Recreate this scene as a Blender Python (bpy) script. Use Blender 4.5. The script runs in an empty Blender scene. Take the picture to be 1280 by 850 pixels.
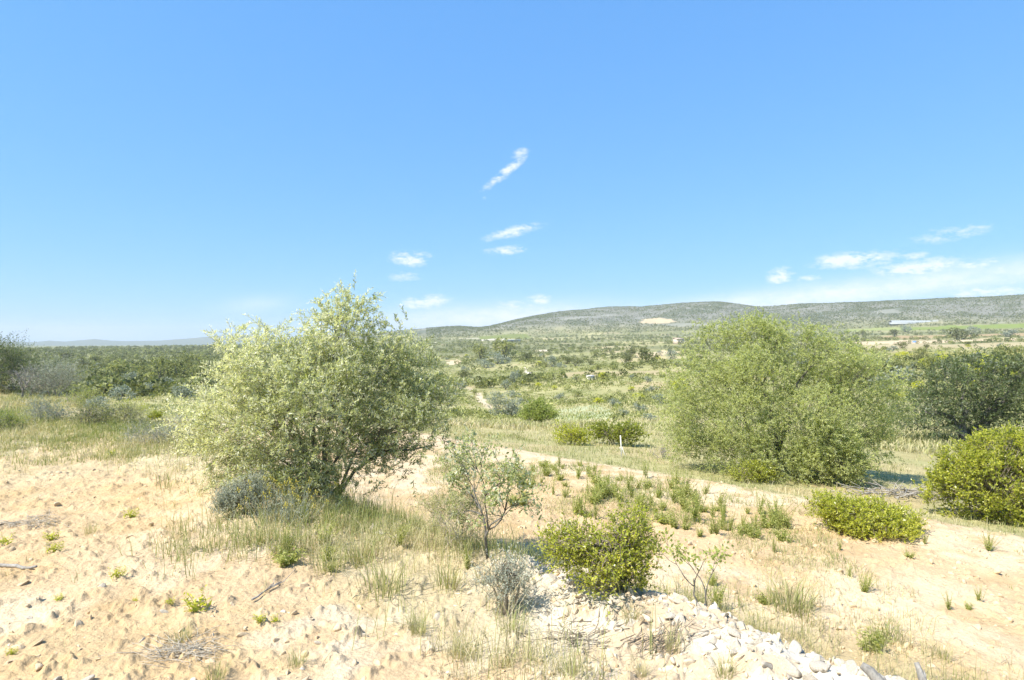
import bpy, math
import numpy as np
R = math.radians
rng = np.random.default_rng(7)
scene = bpy.context.scene
COL = scene.collection

# ---------------------------------------------------------------- camera, sky, sun, exposure
F, CX, HY = 763.0, 640.0, 428.0                 # focal length in photo pixels, centre column, horizon row
SUN_EL, SUN_AZ = 53.0, 238.0                    # azimuth clockwise from +Y (the view direction)
EXPOSURE = 1.3
cam_data = bpy.data.cameras.new('camera'); cam = bpy.data.objects.new('camera', cam_data); COL.objects.link(cam)
cam_data.sensor_width = 36.0; cam_data.lens = 36.0*F/1280.0
cam_data.clip_start = 0.05; cam_data.clip_end = 60000
cam.rotation_euler = (R(90)+math.atan(3/F), 0, 0)
scene.camera = cam
vs = scene.view_settings
scene.display_settings.display_device = 'sRGB'
vs.view_transform = 'Standard'; vs.look = 'None'; vs.gamma = 1.0; vs.use_curve_mapping = False; vs.exposure = EXPOSURE
scene.cycles.max_bounces = 8; scene.cycles.diffuse_bounces = 3; scene.cycles.transmission_bounces = 4
scene.cycles.volume_bounces = 0; scene.cycles.use_denoising = True

sl = bpy.data.lights.new('sun', 'SUN'); sl.energy = 3.7; sl.angle = R(0.5); sl.color = (1.0, 0.95, 0.85)
so = bpy.data.objects.new('sun', sl); COL.objects.link(so)
from mathutils import Vector
sd = Vector((math.sin(R(SUN_AZ))*math.cos(R(SUN_EL)), math.cos(R(SUN_AZ))*math.cos(R(SUN_EL)), math.sin(R(SUN_EL))))
so.rotation_euler = sd.to_track_quat('Z', 'Y').to_euler()

class NT:
    def __init__(s, tree): s.t = tree; s.n = tree.nodes; s.l = tree.links
    def new(s, ty, **kw):
        n = s.n.new(ty)
        for k, v in kw.items(): setattr(n, k, v)
        return n
    def put(s, sock, v):
        if hasattr(v, 'is_linked') or isinstance(v, bpy.types.NodeSocket): s.l.new(v, sock)
        else: sock.default_value = v
    def math(s, op, a, b=0.0, c=None, clamp=False):
        n = s.new('ShaderNodeMath', operation=op, use_clamp=clamp)
        s.put(n.inputs[0], a); s.put(n.inputs[1], b)
        if c is not None: s.put(n.inputs[2], c)
        return n.outputs[0]
    def mix(s, f, a, b, blend='MIX'):
        n = s.new('ShaderNodeMix', data_type='RGBA', blend_type=blend)
        s.put(n.inputs['Factor'], f)
        A = [i for i in n.inputs if i.name == 'A' and i.type == 'RGBA'][0]; B = [i for i in n.inputs if i.name == 'B' and i.type == 'RGBA'][0]
        s.put(A, a); s.put(B, b)
        return [o for o in n.outputs if o.type == 'RGBA'][0]
    def noise(s, vec, scale, detail=3, rough=0.55):
        n = s.new('ShaderNodeTexNoise'); n.inputs['Scale'].default_value = scale; n.inputs['Detail'].default_value = detail
        n.inputs['Roughness'].default_value = rough
        if vec is not None: s.l.new(vec, n.inputs['Vector'])
        return n
    def ramp(s, v, stops):
        n = s.new('ShaderNodeValToRGB'); s.put(n.inputs[0], v); e = n.color_ramp.elements
        while len(e) < len(stops): e.new(0.5)
        for k, (p, c) in enumerate(stops): e[k].position = p; e[k].color = (*c, 1) if len(c) == 3 else c
        return n.outputs[0]

def c4(c): return (c[0], c[1], c[2], 1.0)

def build_world():
    w = bpy.data.worlds.new('World'); scene.world = w; w.use_nodes = True
    t = NT(w.node_tree); t.n.clear()
    sky = t.new('ShaderNodeTexSky', sky_type='NISHITA', sun_disc=False)
    sky.sun_elevation = R(SUN_EL); sky.sun_rotation = R(SUN_AZ); sky.air_density = 1.0; sky.dust_density = 0.1; sky.ozone_density = 6.0
    tc = t.new('ShaderNodeTexCoord'); sep = t.new('ShaderNodeSeparateXYZ'); t.l.new(tc.outputs['Generated'], sep.inputs[0])
    x, y, z = sep.outputs
    az = t.math('ARCTAN2', x, y)
    el = t.math('ARCTAN2', z, t.math('SQRT', t.math('ADD', t.math('MULTIPLY', x, x), t.math('MULTIPLY', y, y))))
    mp_ = t.new('ShaderNodeMapping'); mp_.inputs['Scale'].default_value = (1, 1, 2.4); mp_.inputs['Rotation'].default_value = (0, R(12), 0); t.l.new(tc.outputs['Generated'], mp_.inputs[0])
    n1 = t.noise(mp_.outputs[0], 30, 8, 0.68); n2 = t.noise(mp_.outputs[0], 110, 6, 0.65)
    nz = t.math('ADD', t.math('MULTIPLY', n1.outputs[0], 0.65), t.math('MULTIPLY', n2.outputs[0], 0.35))
    # cumulus wisps: azimuth, elevation, half-widths (all in degrees), slope, strength
    def d(px, py): 
        a = math.atan((px-CX)/F); return a, math.atan((HY-py)/F*math.cos(a))
    C = [(631,216,24,6,.72,.95),(650,192,10,6,.3,.65),(641,290,33,6,.25,.85),(634,313,25,5,.1,.9),(606,247,5,3,0,.5),(513,323,22,8,0,1.0),(506,346,20,6,0,.6),
         (532,378,25,8,.08,1.25),(640,384,30,8,.05,.9),(675,375,17,5.5,.05,1.1),(975,345,13,8,.1,1.1),(1009,348,17,3.5,0,.8),(1071,325,36,8,.03,1.15),(1145,336,36,8,.08,1.15),
         (1196,291,36,7,.1,.62),(1141,320,12,4,0,.8),(1228,330,25,6,0,.9),(1195,353,20,5,0,.8),(1262,337,26,7,0,.8),(1232,366,34,7,0,1.1),(1258,352,18,4,0,.7),
         (1165,371,15,4,0,.8),(600,394,34,5,0,.6)]
    tot = None
    for (px, py, a, b, sl_, k) in C:
        u0, v0 = d(px, py); du = t.math('SUBTRACT', az, u0); dv = t.math('SUBTRACT', el, v0)
        if sl_: dv = t.math('SUBTRACT', dv, t.math('MULTIPLY', du, sl_))
        du = t.math('MULTIPLY', du, F/a); dv = t.math('MULTIPLY', dv, F/b)
        r2 = t.math('ADD', t.math('MULTIPLY', du, du), t.math('MULTIPLY', dv, dv))
        m = t.math('MULTIPLY', t.math('EXPONENT', t.math('MULTIPLY', r2, -0.75)), k*.82)
        tot = m if tot is None else t.math('MAXIMUM', tot, m)
    nn = t.new('ShaderNodeMapRange', clamp=True); t.put(nn.inputs[0], t.math('MULTIPLY', tot, t.math('ADD', t.math('MULTIPLY', nz, 6.0), -2.15)))
    nn.inputs[1].default_value = 0.18; nn.inputs[2].default_value = 0.85
    # broad thin veil low in the right half
    veil = None
    for (px, py, a, b, sl_, k) in [(1000,374,280,12,.10,.85),(1230,358,110,10,.05,.3),(620,398,130,13,.05,.9),(80,416,60,7,0,.3),(320,381,30,8,.1,.3)]:
        u0, v0 = d(px, py); du = t.math('SUBTRACT', az, u0); dv = t.math('SUBTRACT', t.math('SUBTRACT', el, v0), t.math('MULTIPLY', du, sl_))
        du = t.math('MULTIPLY', du, F/a); dv = t.math('MULTIPLY', dv, F/b)
        m = t.math('MULTIPLY', t.math('EXPONENT', t.math('MULTIPLY', t.math('ADD', t.math('MULTIPLY', du, du), t.math('MULTIPLY', dv, dv)), -0.7)), k)
        veil = m if veil is None else t.math('MAXIMUM', veil, m)
    veil = t.math('MULTIPLY', veil, t.math('ADD', t.math('MULTIPLY', nz, 2.2), -0.2), clamp=True)
    fac = t.math('MAXIMUM', t.math('MULTIPLY', nn.outputs[0], 0.82), veil)
    # the photo's soft tone response on the sky: per-channel power
    sc_ = t.new('ShaderNodeSeparateColor'); t.l.new(sky.outputs[0], sc_.inputs[0]); cc = t.new('ShaderNodeCombineColor')
    for i, (k, g) in enumerate(((.685, .60), (1.45, .44), (3.05, .22))): t.put(cc.inputs[i], t.math('MULTIPLY', t.math('POWER', sc_.outputs[i], g), k))
    col = t.mix(fac, cc.outputs[0], (4.7, 4.8, 4.9, 1))
    bg = t.new('ShaderNodeBackground'); bg.inputs['Strength'].default_value = 0.1; t.l.new(col, bg.inputs['Color'])
    out = t.new('ShaderNodeOutputWorld'); t.l.new(bg.outputs[0], out.inputs['Surface'])
build_world()

# ---------------------------------------------------------------- numeric helpers
def _h(ix, iy, seed):
    n = (ix.astype(np.int64)*374761393 + iy.astype(np.int64)*668265263 + seed*974711) & 0x7fffffff
    n = ((n ^ (n >> 13))*1274126177) & 0x7fffffff
    n = (n ^ (n >> 16)) & 0xffff
    return n/65535.0
def vnoise(x, y, seed=0):
    ix, iy = np.floor(x), np.floor(y); fx, fy = x-ix, y-iy
    fx = fx*fx*fx*(fx*(fx*6-15)+10); fy = fy*fy*fy*(fy*(fy*6-15)+10)
    a, b, c, d = _h(ix, iy, seed), _h(ix+1, iy, seed), _h(ix, iy+1, seed), _h(ix+1, iy+1, seed)
    return (a*(1-fx)+b*fx)*(1-fy)+(c*(1-fx)+d*fx)*fy
def fbm(x, y, s, oct=4, seed=0, gain=0.5):
    o = 0; a = 1.0; n = 0
    ca, sa = math.cos(0.6), math.sin(0.6)
    x, y = np.asarray(x, float)/s, np.asarray(y, float)/s
    for k in range(oct):
        o = o+a*(vnoise(x+17.3*k, y-9.1*k, seed+k)-0.5); n += a; a *= gain
        x, y = (x*ca-y*sa)*2.03, (x*sa+y*ca)*2.03
    return o/n
def sstep(a, b, x):
    t = np.clip((x-a)/(b-a), 0, 1); return t*t*(3-2*t)

# ---------------------------------------------------------------- terrain height
PR = np.log(np.array([8, 15, 25, 40, 60, 80, 120, 150, 250, 300, 500, 600, 1000, 1500, 2000, 3000, 6000, 9000, 12000.]))
P_L = np.array([-.9, -.9, -1.3, -3.4, -4.8, -5.6, -7.6, -8.6, -11.5, -13, -15.5, -16, -16, -16.5, -17, -19, -28, -34, -40.])
P_C = np.array([-1., -1.1, -2.0, -3.9, -5.6, -6.8, -8.8, -10, -12.6, -13.2, -13.4, -12.6, -7.0, 6, 26, 30, -10, -30, -40.])
P_R = np.array([-1., -1.1, -1.8, -2.7, -3.3, -3.6, -3.8, -3.6, -2.2, -1.6, 0.2, 1.5, 9, 22, 38, 50, 0, -30, -40.])
PT = np.array([-0.75, -0.33, -0.02, 0.30, 0.75])
PW = np.array([0., 0.25, 1.0, 1.55, 2.0])
SIL_PX = np.array([-200, 300, 430, 500, 540, 575, 598, 612, 640, 665, 700, 760, 800, 850, 900, 922, 945, 965, 1000, 1050, 1100, 1150, 1200, 1240, 1280, 1450, 1800])
SIL_PY = np.array([428, 428, 420, 413, 410, 408, 409.5, 408, 401, 396, 390.5, 386.5, 386, 381, 380, 382, 385, 384, 381, 378.5, 377, 375, 374, 373, 371.5, 371, 376.])
def bank_s(x, y):
    return (x+y-4.7)/1.41421 + 0.42*fbm((x-y), (x-y)*0+3.3, 2.6, 3, 5)
def H(x, y, detail=True):
    x = np.asarray(x, float); y = np.asarray(y, float)
    r = np.sqrt(x*x+y*y)+1e-6; th = np.arctan2(x, y)
    s = bank_s(x, y); s0 = (x+y-4.7)/1.41421
    lower = -0.98-0.02*(s0-1)-0.065*np.clip(s0-8.2, 0, 14)-0.10*sstep(7.6, 8.8, s0+0.5*fbm(x, y, 2.0, 2, 9))
    width = 0.95+0.5*sstep(-1.5, -5, x)
    near = sstep(-0.05, 1, s/width)*lower
    near = near + 0.12*np.exp(-((s+0.22)/0.3)**2)*sstep(-0.6, 0.6, x)*sstep(9, 6, r)
    near = near + 0.10*np.exp(-((s+0.5)/0.8)**2)*sstep(-1.0, -2.2, x)
    near = near + 0.05*np.clip(-x-5, 0, 14)*sstep(0.3, -1.5, s)*0.35
    lr = np.log(r)
    a, b, c = np.interp(lr, PR, P_L), np.interp(lr, PR, P_C), np.interp(lr, PR, P_R)
    w = np.interp(th, PT, PW)
    far = np.where(w < 1, a*(1-w)+b*w, b*(2-w)+c*(w-1))
    # ridge
    px = CX+F*np.tan(np.clip(th, -1.1, 0.98)); cy = np.cos(np.clip(th, -1.1, 0.98))
    top = 1.65+(HY-np.interp(px, SIL_PX, SIL_PY))/F*2700*cy
    top = top + 9*fbm(x, y, 160, 4, 21) + 16*fbm(x, y, 420, 3, 24)
    k = sstep(1750, 2700, r)**0.85*sstep(6500, 3600, r)
    hill = np.where(th < -0.35, far, far*(1-k)+top*k + 34*fbm(x, y, 520, 5, 33)*k*(1-k)*3.4)
    far = np.where(r > 1750, hill, far)
    # blue mountains far to the left, and a low rim that closes the horizon
    mt = np.interp(px, [-900, -200, 45, 62, 80, 100, 118, 140, 160, 200, 245, 275, 320, 360, 420, 2000], [0, 2, .5, 2.2, 1., 2.5, 4.2, 2., 1.6, 2.2, 5.5, 8.5, 10., 6, 2, 0.])
    kk = sstep(8300, 10400, r)
    far = far*(1-kk)+(4+mt/F*10400*cy)*kk
    far = far + np.clip(r*0.010, 0, 2.2)*fbm(x, y, 46, 3, 14)*2*sstep(20, 70, r)*sstep(2600, 1200, r)
    bl = sstep(15, 38, r-15*sstep(1.2, -.5, s)*sstep(0, -4, x))
    z = near*(1-bl)+far*bl
    if detail:
        z = z + .085*(vnoise(x/.13+9, y/.13, 95)*vnoise(x/.3, y/.3, 96)-.2)*sstep(-.75, -.2, s)*sstep(.5, .1, s)*sstep(-.8, .2, x)*sstep(9, 6, r)
        amp = sstep(22, 9, r)
        z = z + amp*(0.045*fbm(x, y, 0.9, 3, 50)+0.04*(fbm(x, y, 0.22, 4, 60, .65))*(0.35+1.3*vnoise(x/0.8, y/0.8, 71)))
        cl = np.clip(fbm(x, y, 0.09, 3, 80, .65)-0.05, 0, 1)
        z = z + amp*0.13*cl + 0.5*sstep(14, 26, r)*sstep(90, 40, r)*fbm(x, y, 4.0, 3, 91)
    return z
EYE = float(H(np.array([0.]), np.array([0.]), False)[0])+1.65
cam.location = (0, 0, EYE)

def ground_at(px, py):
    """point where the sight line through a photo pixel meets the ground (used once to survey positions)"""
    px = np.atleast_1d(np.asarray(px, float)); py = np.atleast_1d(np.asarray(py, float))
    Y = 1.8*1.012**np.arange(0, 720)
    X = (px[:, None]-CX)/F*Y; Z = EYE+(HY-py[:, None])/F*Y
    d = Z-H(X, np.broadcast_to(Y, X.shape), False)
    hit = d < 0; k = np.argmax(hit, 1); k = np.where(hit.any(1), np.maximum(k, 1), len(Y)-1)
    i = np.arange(len(px)); d0, d1 = d[i, k-1], d[i, k]
    f = np.clip(d0/(d0-d1+1e-9), 0, 1); y = Y[k-1]+(Y[k]-Y[k-1])*f
    x = (px-CX)/F*y
    return np.stack([x, y, H(x, y)], 1)
def g1(px, py): return ground_at(px, py)[0]
def project(p): return CX+F*p[0]/p[1], HY-F*(p[2]-EYE)/p[1]

# ---------------------------------------------------------------- mesh helpers
def mesh(name, V, faces_list, mat=None, attrs=None, smooth=False, color=None):
    """faces_list: list of int arrays (n,3) or (n,4)"""
    V = np.asarray(V, np.float32)
    me = bpy.data.meshes.new(name)
    me.vertices.add(len(V)); me.vertices.foreach_set('co', V.ravel())
    loops = np.concatenate([f.ravel() for f in faces_list]).astype(np.int32)
    tot = np.concatenate([np.full(len(f), f.shape[1], np.int32) for f in faces_list])
    st = np.concatenate([[0], np.cumsum(tot)[:-1]]).astype(np.int32)
    me.loops.add(len(loops)); me.loops.foreach_set('vertex_index', loops)
    me.polygons.add(len(tot)); me.polygons.foreach_set('loop_start', st); me.polygons.foreach_set('loop_total', tot)
    if smooth: me.polygons.foreach_set('use_smooth', np.ones(len(tot), bool))
    me.update(calc_edges=True)
    if attrs is not None:
        a = me.attributes.new('tint', 'FLOAT', 'FACE'); a.data.foreach_set('value', np.asarray(attrs, np.float32))
    if color is not None:
        a = me.attributes.new('cover', 'FLOAT_COLOR', 'POINT')
        a.data.foreach_set('color', np.concatenate([color, np.ones((len(color), 1))], 1).astype(np.float32).ravel())
    if mat: me.materials.append(mat)
    return me
def link(name, me, parent=None, loc=None, kind=None, label=None, cat=None, group=None):
    o = bpy.data.objects.new(name, me); COL.objects.link(o)
    if parent is not None: o.parent = parent
    if loc is not None: o.location = [float(v) for v in loc]
    if kind: o['kind'] = kind
    if label: o['label'] = label
    if cat: o['category'] = cat
    if group: o['group'] = group
    return o
def thing(name, label, cat, loc, group=None, rz=0.0, sc=1.0):
    o = link(name, None, None, loc, None, label, cat, group); o.rotation_euler = (0, 0, rz); o.scale = (sc, sc, sc)
    o.empty_display_size = 0.2
    return o
def dup(root, loc, rz=0.0, sc=(1, 1, 1), label=None, group=None):
    r = root.copy(); COL.objects.link(r); r.location = [float(v) for v in loc]; r.rotation_euler = (0, 0, rz); r.scale = sc
    if label: r['label'] = label
    if group: r['group'] = group
    for ch in list(root.children):
        c = ch.copy(); COL.objects.link(c); c.parent = r
    return r
class Bag:
    """collects quads with a tint each"""
    def __init__(s): s.V = []; s.Q = []; s.T = []; s.n = 0
    def add(s, V, Q, T):
        s.V.append(V.reshape(-1, 3)); s.Q.append(Q+s.n); s.T.append(T); s.n += len(s.V[-1])
    def mesh(s, name, mat, smooth=False):
        return mesh(name, np.concatenate(s.V), [np.concatenate(s.Q)], mat, np.concatenate(s.T), smooth)
def unit(v): return v/(np.linalg.norm(v, axis=-1, keepdims=True)+1e-9)

def add_leaves(bag, P, D, L, W, T, r=rng, nrm=None):
    n = len(P); D = unit(D)
    ref = unit(r.normal(size=(n, 3))+np.array([0, 0, 1.2])) if nrm is None else nrm
    S = unit(np.cross(D, ref)); N = np.cross(S, D)
    L = np.broadcast_to(np.asarray(L, float).reshape(-1, 1), (n, 1)); W = np.broadcast_to(np.asarray(W, float).reshape(-1, 1), (n, 1))
    V = np.stack([P, P+D*L*.45+S*W*.5+N*L*.05, P+D*L+N*L*.02-N*L*.08, P+D*L*.45-S*W*.5+N*L*.05], 1)
    bag.add(V, np.arange(4*n).reshape(n, 4), T)
def add_tube(bag, pts, rad, sides=5, tint=0.5):
    pts = np.asarray(pts, float); m = len(pts); rad = np.broadcast_to(np.asarray(rad, float), (m,))
    tan = unit(np.gradient(pts, axis=0)); ref = np.array([0.31, 0.87, 0.2]) if abs(tan[0, 2]) > 0.8 else np.array([0, 0, 1.])
    A = unit(np.cross(tan, ref)); B = np.cross(tan, A)
    a = np.arange(sides)*2*math.pi/sides
    V = pts[:, None]+rad[:, None, None]*(np.cos(a)[None, :, None]*A[:, None]+np.sin(a)[None, :, None]*B[:, None])
    V = np.concatenate([pts[:1, None]+(V[:1]-pts[:1, None])*.05, V, pts[-1:, None]+(V[-1:]-pts[-1:, None])*.05]); m += 2
    i = np.arange(m-1)[:, None]*sides; j = np.arange(sides)[None]; j2 = (j+1) % sides
    Q = np.stack([i+j, i+j2, i+sides+j2, i+sides+j], -1).reshape(-1, 4)
    bag.add(V, Q, np.full(len(Q), tint))
def add_twigs(bag, P0, P1, P2, rad, tint=0.5):
    """many thin three-sided twigs at once, through P0, P1, P2"""
    n = len(P0); T = unit(P2-P0); A = unit(np.cross(T, np.array([0.3, 0.5, 0.81]))); B = np.cross(T, A)
    rad = np.broadcast_to(np.asarray(rad, float).reshape(-1, 1), (n, 1))
    V = []
    for P, k in ((P0, 1.0), (P1, .75), (P2, .35)):
        for a in (0, 2.094, 4.189): V.append(P+rad*k*(math.cos(a)*A+math.sin(a)*B))
    V = np.stack(V, 1)
    q = np.array([[i*3+j, i*3+(j+1) % 3, i*3+3+(j+1) % 3, i*3+3+j] for i in range(2) for j in range(3)])
    Q = (np.arange(n)[:, None, None]*9+q[None]).reshape(-1, 4)
    bag.add(V, Q, np.full(len(Q), tint))
def add_blades(bag, P, h, w, lean, T, r=rng, az=None):
    n = len(P); az = r.uniform(0, 2*math.pi, n) if az is None else az
    d = np.stack([np.cos(az), np.sin(az), np.zeros(n)], 1); fa = az+1.57+r.normal(0, .5, n)
    s = np.stack([np.cos(fa), np.sin(fa), np.zeros(n)], 1)
    h = np.broadcast_to(np.asarray(h, float), (n,))[:, None]; w = np.broadcast_to(np.asarray(w, float), (n,))[:, None]
    lean = np.broadcast_to(np.asarray(lean, float), (n,))[:, None]; up = np.array([0, 0, 1.])
    M = P+up*h*.55*np.sqrt(np.clip(1-lean*lean*.25, .2, 1))+d*h*lean*.3; E = P+up*h*np.clip(1-lean*.45, .1, 1)+d*h*lean*.95
    V = np.stack([P-s*w*.5, P+s*w*.5, M+s*w*.4, M-s*w*.4, E+s*w*.08, E-s*w*.08], 1)
    q = np.array([[0, 1, 2, 3], [3, 2, 4, 5]])
    bag.add(V, (np.arange(n)[:, None, None]*6+q[None]).reshape(-1, 4), np.repeat(T, 2))

# ---------------------------------------------------------------- materials
def pmat(name):
    m = bpy.data.materials.new(name); m.use_nodes = True; t = NT(m.node_tree); t.n.clear()
    out = t.new('ShaderNodeOutputMaterial'); return m, t, out
def leaf_mat(name, stops, back=None, trans=0.3, rough=0.5, spec=0.35, tcol=(1.5, 1.55, .75)):
    m, t, out = pmat(name)
    at = t.new('ShaderNodeAttribute', attribute_name='tint')
    col = t.ramp(at.outputs['Fac'], stops); front = col
    if back is not None:
        geo = t.new('ShaderNodeNewGeometry'); col = t.mix(geo.outputs['Backfacing'], col, t.mix(0.75, col, c4(back)))
    p = t.new('ShaderNodeBsdfPrincipled'); t.l.new(col, p.inputs['Base Color']); p.inputs['Roughness'].default_value = rough
    p.inputs['Specular IOR Level'].default_value = spec
    tr = t.new('ShaderNodeBsdfTranslucent'); t.l.new(t.mix(1.0, front, c4(tcol), 'MULTIPLY'), tr.inputs['Color'])
    mx = t.new('ShaderNodeMixShader'); mx.inputs[0].default_value = trans
    t.l.new(p.outputs[0], mx.inputs[1]); t.l.new(tr.outputs[0], mx.inputs[2]); t.l.new(mx.outputs[0], out.inputs['Surface'])
    return m
def bark_mat(name, a, b, scale=14):
    m, t, out = pmat(name); tc = t.new('ShaderNodeTexCoord')
    mp = t.new('ShaderNodeMapping'); mp.inputs['Scale'].default_value = (1, 1, .25); t.l.new(tc.outputs['Object'], mp.inputs[0])
    n = t.noise(mp.outputs[0], scale, 5, .65); col = t.ramp(n.outputs[0], [(.3, a), (.7, b)])
    p = t.new('ShaderNodeBsdfPrincipled'); t.l.new(col, p.inputs['Base Color']); p.inputs['Roughness'].default_value = .9; p.inputs['Specular IOR Level'].default_value = .15
    bp = t.new('ShaderNodeBump'); bp.inputs['Strength'].default_value = .7; bp.inputs['Distance'].default_value = .02; t.l.new(n.outputs[0], bp.inputs['Height'])
    t.l.new(bp.outputs[0], p.inputs['Normal']); t.l.new(p.outputs[0], out.inputs['Surface']); return m
def stone_mat(name, a, b, c, scale=9):
    m, t, out = pmat(name); tc = t.new('ShaderNodeTexCoord'); oi = t.new('ShaderNodeObjectInfo')
    va = t.new('ShaderNodeVectorMath', operation='ADD'); t.l.new(tc.outputs['Object'], va.inputs[0]); t.l.new(oi.outputs['Random'], va.inputs[1])
    n = t.noise(va.outputs[0], scale, 6, .65); n2 = t.noise(va.outputs[0], scale*5, 4, .6)
    col = t.mix(t.ramp(n.outputs[0], [(.38, (0, 0, 0)), (.62, (1, 1, 1))]), c4(a), c4(b))
    col = t.mix(t.ramp(n2.outputs[0], [(.55, (0, 0, 0)), (.72, (.7, .7, .7))]), col, c4(c))
    p = t.new('ShaderNodeBsdfPrincipled'); t.l.new(col, p.inputs['Base Color']); p.inputs['Roughness'].default_value = .92; p.inputs['Specular IOR Level'].default_value = .15
    bp = t.new('ShaderNodeBump'); bp.inputs['Strength'].default_value = .8; bp.inputs['Distance'].default_value = .015
    t.l.new(t.math('ADD', n.outputs[0], t.math('MULTIPLY', n2.outputs[0], .4)), bp.inputs['Height'])
    t.l.new(bp.outputs[0], p.inputs['Normal']); t.l.new(p.outputs[0], out.inputs['Surface']); return m
def plain_mat(name, a, b, scale=3, rough=.85):
    m, t, out = pmat(name); tc = t.new('ShaderNodeTexCoord'); n = t.noise(tc.outputs['Object'], scale, 4, .6)
    p = t.new('ShaderNodeBsdfPrincipled'); t.l.new(t.mix(n.outputs[0], c4(a), c4(b)), p.inputs['Base Color']); p.inputs['Roughness'].default_value = rough
    t.l.new(p.outputs[0], out.inputs['Surface']); return m

def ground_mat():
    m, t, out = pmat('ground'); tc = t.new('ShaderNodeTexCoord'); o = tc.outputs['Object']
    at = t.new('ShaderNodeAttribute', attribute_name='cover')
    n1 = t.noise(o, 2.2, 5, .6); n2 = t.noise(o, 26, 5, .65); n3 = t.noise(o, .035, 6, .65)
    k = t.math('ADD', t.math('MULTIPLY', n1.outputs[0], .45), t.math('ADD', t.math('MULTIPLY', n2.outputs[0], .5), t.math('MULTIPLY', n3.outputs[0], .5)))
    br = t.ramp(k, [(.45, (.66, .63, .60)), (.72, (1.0, 1.0, 1.0)), (.98, (1.28, 1.30, 1.36))])
    col = t.mix(1.0, at.outputs['Color'], br, 'MULTIPLY')
    vo = t.new('ShaderNodeTexVoronoi', feature='F1'); vo.inputs['Scale'].default_value = 34; t.l.new(o, vo.inputs['Vector'])
    p = t.new('ShaderNodeBsdfPrincipled'); t.l.new(col, p.inputs['Base Color']); p.inputs['Roughness'].default_value = .95; p.inputs['Specular IOR Level'].default_value = .1
    hgt = t.math('ADD', t.math('MULTIPLY', n2.outputs[0], 1.0), t.math('MULTIPLY', t.math('SUBTRACT', .5, vo.outputs['Distance']), .25))
    bp = t.new('ShaderNodeBump'); bp.inputs['Strength'].default_value = .75; bp.inputs['Distance'].default_value = .03; t.l.new(hgt, bp.inputs['Height'])
    t.l.new(bp.outputs[0], p.inputs['Normal']); t.l.new(p.outputs[0], out.inputs['Surface']); return m

M = {}
M['ground'] = ground_mat()
M['olive_pale'] = leaf_mat('olive_leaf_pale', [(0, (.15, .18, .06)), (.4, (.27, .30, .11)), (.75, (.46, .48, .26)), (1, (.68, .66, .50))], (.66, .67, .56), .42, .42, .5)
M['olive_big'] = leaf_mat('olive_leaf_yellowish', [(0, (.20, .22, .10)), (.4, (.35, .385, .145)), (.8, (.50, .525, .20)), (1, (.60, .60, .29))], (.52, .54, .36), .45, .55, .2)
M['olive_dark'] = leaf_mat('olive_leaf_dark', [(0, (.06, .085, .035)), (.6, (.14, .18, .065)), (1, (.27, .30, .15))], (.26, .29, .2), .32, .5, .25)
M['mastic'] = leaf_mat('mastic_leaf', [(0, (.15, .185, .03)), (.5, (.40, .43, .06)), (1, (.63, .60, .10))], None, .45, .34, .5, (1.5, 1.5, .5))
M['weed'] = leaf_mat('weed_leaf', [(0, (.20, .25, .06)), (.5, (.34, .38, .11)), (1, (.50, .48, .20))], None, .4, .55, .2)
M['grey_leaf'] = leaf_mat('grey_leaf', [(0, (.26, .285, .22)), (.5, (.42, .445, .35)), (1, (.60, .61, .50))], None, .3, .7, .1, (1.2, 1.25, 1.))
M['scrub'] = leaf_mat('scrub_leaf', [(0, (.11, .12, .055)), (.35, (.21, .22, .095)), (.65, (.32, .33, .135)), (1, (.47, .46, .20))], None, .3, .6, .15)
M['grass'] = leaf_mat('grass_blade', [(0, (.17, .21, .06)), (.35, (.31, .33, .12)), (.6, (.44, .41, .21)), (1, (.58, .50, .33))], None, .3, .6, .2, (1.3, 1.3, .8))
M['flower'] = leaf_mat('yellow_flower', [(0, (.5, .4, .06)), (1, (.75, .65, .2))], None, .2, .6, .1)
M['bark'] = bark_mat('olive_bark', (.06, .055, .045), (.24, .225, .195))
M['dead'] = bark_mat('dead_wood', (.20, .18, .155), (.44, .41, .36), 20)
M['straw'] = bark_mat('dry_straw', (.36, .31, .235), (.56, .50, .40), 20)
M['log'] = bark_mat('weathered_log', (.13, .12, .105), (.36, .335, .295), 30)
M['twig'] = bark_mat('dry_twig', (.16, .12, .085), (.36, .31, .24), 20)
M['stone'] = stone_mat('limestone', (.54, .46, .35), (.70, .625, .51), (.42, .33, .225))
M['gravel'] = stone_mat('gravel_stone', (.56, .465, .33), (.66, .565, .43), (.47, .36, .23), 14)
M['clod'] = stone_mat('earth_clod', (.55, .41, .25), (.64, .50, .33), (.47, .33, .19), 16)

# ---------------------------------------------------------------- ground sheet
PATCH = []     # world polygons with a colour, surveyed from the photo
def patch(pts, colr, mixv=1.0, feather=None):
    w = ground_at([p[0] for p in pts], [p[1] for p in pts])[:, :2]
    PATCH.append((w, colr, mixv))
TAN, GRN, PALEG, BRN, YEL = (.52, .40, .25), (.22, .27, .08), (.36, .39, .23), (.25, .17, .09), (.36, .33, .15)
patch([(590,491),(597,490),(607,500),(618,510),(611,512),(600,503)], (.52, .42, .28))
patch([(583,484),(590,484),(597,490),(590,491)], (.45, .38, .24))
patch([(672,519),(700,511),(745,506),(762,511),(772,522),(735,530),(700,532)], (.39, .41, .24), .8)
patch([(655,459),(659,459),(662,468),(657,468)], (.62, .54, .42))
patch([(694,467),(770,464),(860,462),(860,466),(770,470),(700,471)], (.38, .30, .17), .7)
patch([(560,450),(574,449),(575,455),(560,456)], TAN)
patch([(667,437.5),(687,437),(688,440),(668,440)], (.6, .5, .36))
patch([(790,441),(830,438),(850,441),(832,445),(795,447)], TAN, .8)
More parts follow.
